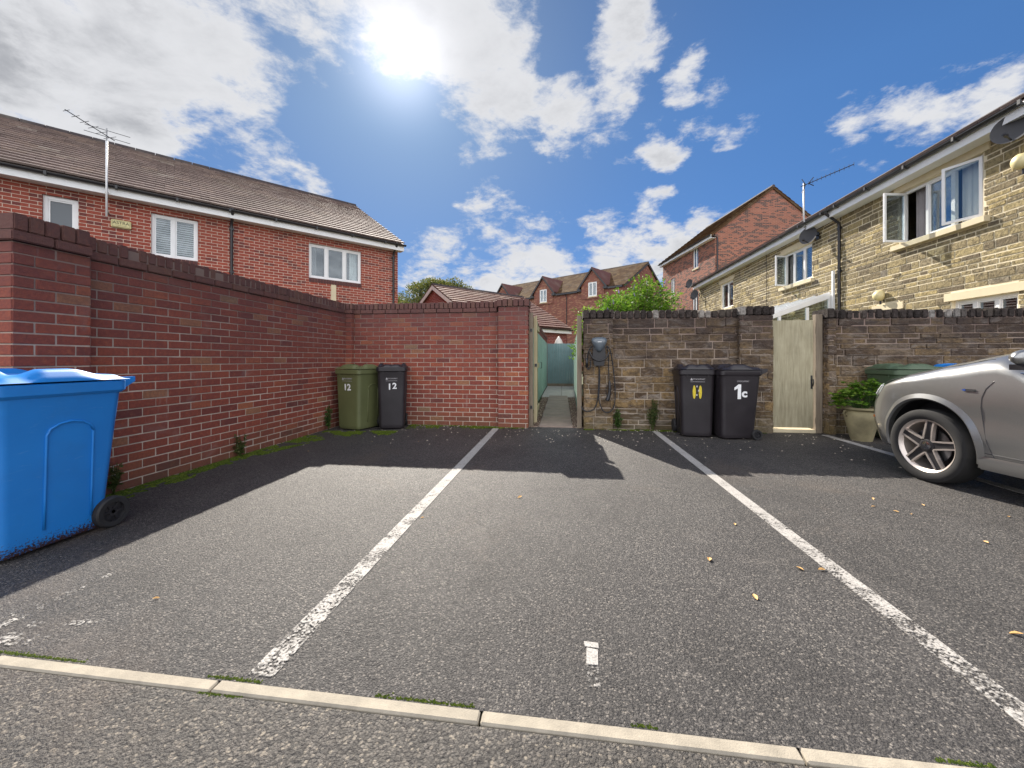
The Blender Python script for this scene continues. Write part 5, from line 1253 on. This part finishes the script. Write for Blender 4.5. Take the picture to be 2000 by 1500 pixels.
# surface-following strips (near and far side)
def surf(s, z, off, sgn): return (rk(s, z), sgn * (cw(s, z) + off), z)
def strip(path, off, wd=.004, th=.002):
    pass
for sgn in (-1, 1):
    for wx in (FO, FO + WB):
        mb = MB(); inner = []; outer = []; lip = []; inb = []
        for i in range(41):
            a = R(-14 + 208 * i / 40); zc_ = WR + .03
            for r, lst, off in ((AR - .008, inner, .004), (AR + .048, outer, .003), (AR + .008, lip, .017)):
                s_, z_ = wx + r * math.cos(a), zc_ + r * math.sin(a); z_ = max(z_, .235); q_ = s_
                for _k in range(6): q_ = q_ - (rk(q_, z_) - s_)
                lst.append(surf(max(q_, 0), z_, off, sgn))
            q = inner[-1]; inb.append((q[0], q[1] - sgn * .05, q[2]))
        vs = inb + inner + lip + outer; n = 41; fs = []
        for k in range(3):
            for i in range(n - 1): fs.append((k * n + i, k * n + i + 1, (k + 1) * n + i + 1, (k + 1) * n + i))
        mb.add(vs, fs); ot = [(x_, y_ - sgn * .012, z_) for x_, y_, z_ in outer]; mb.add(outer + ot, [(i, i + 1, n + i + 1, n + i) for i in range(n - 1)])
        mb.build('wheel_arch', M['silver'], car, smooth=True, auto=50)
    # sill
    mb = MB(); a = [surf(1.255 + i * .1, .225, .012, sgn) for i in range(19)]; b = [surf(1.255 + i * .1, .29, .022, sgn) for i in range(19)]; c = [surf(1.255 + i * .1, .335, .006, sgn) for i in range(19)]
    mb.add(a + b + c, [(k * 19 + i, k * 19 + i + 1, k * 19 + 19 + i + 1, k * 19 + 19 + i) for k in range(2) for i in range(18)]); mb.build('side_skirt', M['silver'], car, smooth=True)
    # shut lines
    mb = MB(); mb.tube([surf(s_, z_, -.0005, sgn) for s_, z_ in ((1.375, .25), (1.35, .34), (1.315, .45), (1.29, .60), (1.28, .72), (1.285, .80), (1.305, .87), (1.345, .925))] + [(1.385, sgn * (cw(1.385, .97) - .03), .985)], .0035, 6)
    mb.tube([surf(s_, .36, -.0005, sgn) for s_ in [1.24 + .1 * i for i in range(20)]], .003, 5)
    mb.tube([surf(s_, z_, -.0005, sgn) for s_, z_ in ((2.42, .27), (2.42, .5), (2.42, .7), (2.42, .93))], .0035, 6)
    mb.tube([surf(s_, z_, -.0005, sgn) for s_, z_ in ((3.1, .93), (3.15, .75), (3.12, .6), (3.0, .5))], .0035, 6)
    
    def sect(s_, a_):
        zt_ = interp(TOPT, s_); zs2 = zt_ - .055 - .14 * min(1, s_ / 1.1); w_ = cw(s_, zs2); return (s_, sgn * w_ * (1 - .38 * (1 - math.cos(a_))), zs2 + (zt_ - .018 - zs2) * math.sin(a_))
    mb.tube([sect(s_, R(44)) for s_ in (.32, .4, .5, .6, .7, .8, .9, 1.0, 1.1, 1.2, 1.28)], .003, 6)
    mb.build('shut_lines', M['black_plastic'], car)
    mb = MB(); L0 = [(s_, sgn * (cw(s_, .96) - .025), .995) for s_ in [1.36 + .1 * i for i in range(23)]]; mb.tube(L0, .008, 6); mb.build('belt_trim', M['chrome'], car)
    MB().tube([surf(s_, .325, .020, sgn) for s_ in [1.62 + .1 * i for i in range(16)]], .010, 6).build('skirt_trim', M['chrome'], car)
    # badge on the wing
    mb = MB(); p0 = [surf(1.15, .85, .003, sgn), surf(1.165, .859, .003, sgn), surf(1.24, .859, .003, sgn), surf(1.24, .841, .003, sgn), surf(1.165, .841, .003, sgn)]
    mb.prism(p0, (0, sgn * .004, 0)); mb.build('wing_badge', M['black_plastic'], car); q = [surf(1.148, .85, .004, sgn), surf(1.16, .857, .004, sgn), surf(1.175, .857, .004, sgn), surf(1.175, .843, .004, sgn), surf(1.16, .843, .004, sgn)]
    MB().prism(q, (0, sgn * .004, 0)).build('badge_trim', M['badge_blue'], car)
    # headlamp patch
    mb = MB(); rows = []
    for s_, z0_, z1_ in ((.045, .62, .70), (.08, .625, .735), (.13, .64, .775), (.19, .675, .81), (.25, .72, .835), (.30, .77, .85), (.335, .82, .86)):
        rows.append([surf(s_, z0_ + (z1_ - z0_) * k / 4, .004, sgn) for k in range(5)])
    vs = [p for r in rows for p in r]; mb.add(vs, [(i * 5 + j, i * 5 + j + 1, (i + 1) * 5 + j + 1, (i + 1) * 5 + j) for i in range(6) for j in range(4)]); hl_ = mb.build('headlight', M['lens'], car, smooth=True)
    mb = MB(); mb.tube([surf(.09, .70, .006, sgn), surf(.15, .735, .006, sgn), surf(.22, .785, .006, sgn), surf(.30, .835, .006, sgn)], .006, 6); mb.build('light_strip', M['paint'], hl_)
    MB().lathe([(.001, -.004), (.012, -.004), (.012, .004), (.001, .004)], surf(.20, .50, .001, sgn), 'y', 12).build('parking_sensor', M['amber'], car)
    mb = MB(); mb.add([surf(4.10, .78, .004, sgn), surf(4.38, .76, .004, sgn), surf(4.36, .92, .004, sgn), surf(4.05, .93, .004, sgn)], [(0, 1, 2, 3)]); mb.build('tail_light', M['redlens'], car)
# greenhouse
def gh(sgn):
    # belt, roof points
    return None
G0 = [(1.22, 1.055), (1.50, 1.02), (3.95, 1.05), (4.25, 1.06)]
roof = [(s, z) for s, z in ((2.02, 1.50), (2.25, 1.565), (2.6, 1.60), (3.0, 1.605), (3.4, 1.59), (3.8, 1.54), (4.02, 1.48))]
mb = MB(); rr_ = []
for s, z in roof:
    hw = .60 - .04 * max(0, s - 3.2); rr_.append([(s, hw * math.sin(a) , z - .035 * (1 - math.cos(a * 1.0)) * 1.6) for a in [R(-90 + 15 * i) for i in range(13)]])
vs = [p for r in rr_ for p in r]; vs2 = [(a, b * .985, c - .03) for a, b, c in vs]; n = 13; fs = [(i * n + j, i * n + j + 1, (i + 1) * n + j + 1, (i + 1) * n + j) for i in range(len(roof) - 1) for j in range(n - 1)]
mb.add(vs, fs); mb.add(vs2, fs); mb.build('roof', M['silver'], car, smooth=True)
WZ = 1.0
def rp(i, sgn): p = rr_[i][0 if sgn < 0 else -1]; return Vector(p)
mb = MB()   # windscreen and rear window
def patch(mb, A, B, Cc, Dd, bow, n=8):
    A, B, Cc, Dd = map(Vector, (A, B, Cc, Dd)); g = []
    for i in range(n + 1):
        for j in range(n + 1):
            u, v = i / n, j / n; p = (A * (1 - u) + B * u) * (1 - v) + (Dd * (1 - u) + Cc * u) * v; g.append(p + Vector(bow) * (4 * u * (1 - u)))
    mb.add(g, [(i * (n + 1) + j, (i + 1) * (n + 1) + j, (i + 1) * (n + 1) + j + 1, i * (n + 1) + j + 1) for i in range(n) for j in range(n)])
patch(mb, (1.36, -.72, 1.08), (1.36, .72, 1.08), (2.03, .56, 1.48), (2.03, -.56, 1.48), (-.20, 0, .02)); mb.build('windscreen', M['carglass'], car, smooth=True)
mb = MB(); patch(mb, (4.27, -.70, 1.03), (4.27, .70, 1.03), (4.02, .53, 1.44), (4.02, -.53, 1.44), (.06, 0, .02)); mb.build('rear_window', M['carglass'], car, smooth=True)
for sgn in (-1, 1):
    A = lambda s_, z_, w_: Vector((s_, sgn * w_, z_))
    wl = [A(1.42, .985, .80), A(1.62, .98, .83), A(2.6, .99, .84), A(3.5, 1.01, .83), A(4.0, 1.03, .78)]; wt = [A(2.0, 1.44, .60), A(2.2, 1.50, .61), A(2.7, 1.54, .62), A(3.4, 1.53, .61), A(3.85, 1.46, .58)]
    mb = MB(); mb.add([*wl, *wt], [(i, i + 1, 6 + i, 5 + i) for i in range(4)]); mb.build('side_window', M['carglass'], car)
    mb = MB(); mb.tube([A(1.22, 1.02, .78), A(1.60, 1.22, .71), A(2.02, 1.47, .60), A(2.3, 1.54, .61), A(2.8, 1.57, .62), A(3.4, 1.555, .61), A(3.9, 1.48, .58), A(4.2, 1.10, .72)], .030, 8); mb.build('pillar', M['silver'], car, smooth=True)
    MB().obox(A(2.44, 1.0, .842) if sgn > 0 else A(2.52, 1.0, .842), Vector((.08 * sgn, 0, 0)), A(2.44, 1.53, .625) - A(2.44, 1.0, .842), Vector((0, sgn * .006, 0))).build('door_pillar', M['black_plastic'], car)
    mb = MB(); cx, cy, cz = 1.60, sgn * .99, 1.10; rings = []
    for k in range(9):
        t_ = -1 + k / 4; rad = math.sqrt(max(.02, 1 - t_ * t_)); rings.append([(cx + (.075 if math.cos(a) < 0 else .045) * rad * math.cos(a) + .02, cy + sgn * .115 * t_ , cz + .062 * rad * math.sin(a) + .012) for a in [2 * math.pi * i / 16 for i in range(16)]])
    loft(mb, rings); mr = mb.build('wing_mirror', M['silver'], car, smooth=True)
    MB().bar((cx, sgn * .80, cz - .07), (cx, sgn * .96, cz - .045), .05, .03).box((cx - .03, sgn * .90, cz - .075), (cx + .06, sgn * 1.07, cz - .035)).build('mirror_base', M['black_plastic'], mr)
    MB().bar((1.95, sgn * .90, .86), (2.15, sgn * .915, .86), .022, .03).build('door_handle', M['silver'], car)
# nose details
mb = MB(); mb.box((-.010, -.30, .46), (.03, .30, .62)); gr_ = mb.build('grille', M['black_plastic'], car)
MB().lathe([(.001, -.02), (.075, -.02), (.075, .0), (.001, .0)], (-.002, 0, .57), 'x', 24).build('emblem', M['chrome'], gr_)
MB().box((.05, -.36, .30), (.12, .36, .40)).build('lower_intake', M['black_plastic'], car)
MB().box((4.395, -.26, .62), (4.425, .26, .73)).build('number_plate', M['yellow'], car)
# wheels
def wheel(cx, sgn):
    cy = sgn * .795; W2 = .11
    w0 = thing('wheel', None, None); w0.parent = car; w0.location = (cx, cy, WR); w0.rotation_euler = (0, 0, 0 if sgn > 0 else math.pi)
    for kk in ('label', 'category'): 
        if kk in w0: del w0[kk]
    # local +y is outward
    mb = MB(); mb.lathe([(.228, -W2), (.29, -W2 - .006), (.315, -W2 + .01), (.326, -W2 + .035), (.3265, 0), (.326, W2 - .035), (.315, W2 - .01), (.29, W2 + .002), (.248, W2 - .004), (.236, W2 - .012), (.228, W2 - .03), (.228, -W2)], (0, 0, 0), 'y', 72); mb.build('tyre', M['tyre'], w0, smooth=True, auto=40)
    mb = MB()
    mb.lathe([(.225, -W2 + .01), (.225, W2 - .035), (.244, W2 - .012), (.252, W2 - .008), (.253, W2 - .02), (.246, -W2 + .01), (.225, -W2 + .01)], (0, 0, 0), 'y', 72); mb.build('rim', M['alloy'], w0, smooth=True, auto=30).scale = (.935, 1, .935)
    mb = MB(); sp2 = mb
    for k in range(5):
        a0 = R(90 + 72 * k + 8)
        def P2(r, da, y): return (r * math.cos(a0 + da), y, r * math.sin(a0 + da))
        # dark spoke body
        for (ra, wa, ya_, rb, wb_, yb_) in ((.045, .75, .085, .235, .115, .088),):
            top = [P2(ra, -wa, ya_), P2(ra, wa, ya_), P2(rb, wb_, yb_), P2(rb, -wb_, yb_)]; bot = [(x_, y_ - .045, z_) for x_, y_, z_ in top]
            mb.add(top + bot, [(0, 1, 2, 3), (4, 7, 6, 5), (0, 4, 5, 1), (1, 5, 6, 2), (2, 6, 7, 3), (3, 7, 4, 0)])
        for sg_ in (-1, 1):    # machined edges
            pts = [(.066, sg_ * .60, .093), (.10, sg_ * .36, .095), (.15, sg_ * .215, .095), (.20, sg_ * .155, .093), (.243, sg_ * .125, .09)]
            for (r0, d0, y0), (r1, d1, y1) in zip(pts[:-1], pts[1:]):
                h0, h1 = .0075 / r0, .0075 / r1
                top = [P2(r0, d0 - h0, y0), P2(r0, d0 + h0, y0), P2(r1, d1 + h1, y1), P2(r1, d1 - h1, y1)]; bot = [(x_, y_ - .03, z_) for x_, y_, z_ in top]
                sp2.add(top + bot, [(0, 1, 2, 3), (4, 7, 6, 5), (0, 4, 5, 1), (1, 5, 6, 2), (2, 6, 7, 3), (3, 7, 4, 0)], .5, 1)
    mb.lathe([(.001, .07), (.062, .07), (.062, .088), (.05, .092)], (0, 0, 0), 'y', 30)
    mb.build('spokes', [M['alloy_dark'], M['alloy']], w0).scale = (.935, 1, .935)
    mb = MB(); mb.lathe([(.001, .094), (.030, .096), (.036, .094), (.036, .085)], (0, 0, 0), 'y', 30); mb.build('hub_cap', M['chrome'], w0, smooth=True, auto=30)
    mb = MB()
    for k in range(3): a = R(90 + 120 * k + 8); mb.bar((0, .097, 0), (.028 * math.cos(a), .097, .028 * math.sin(a)), .006, .004)
    mb.build('hub_emblem', M['alloy_dark'], w0)
    MB().lathe([(.001, .02), (.15, .02), (.15, .03), (.001, .032)], (0, 0, 0), 'y', 40).build('brake_disc', M['disc'], w0)
    MB().lathe([(.001, -W2 + .02), (.225, -W2 + .02), (.225, -W2 + .025), (.001, -W2 + .025)], (0, 0, 0), 'y', 30).build('wheel_back', M['alloy_dark'], w0)
for cx in (FO, FO + WB):
    for sgn in (-1, 1): wheel(cx, sgn)
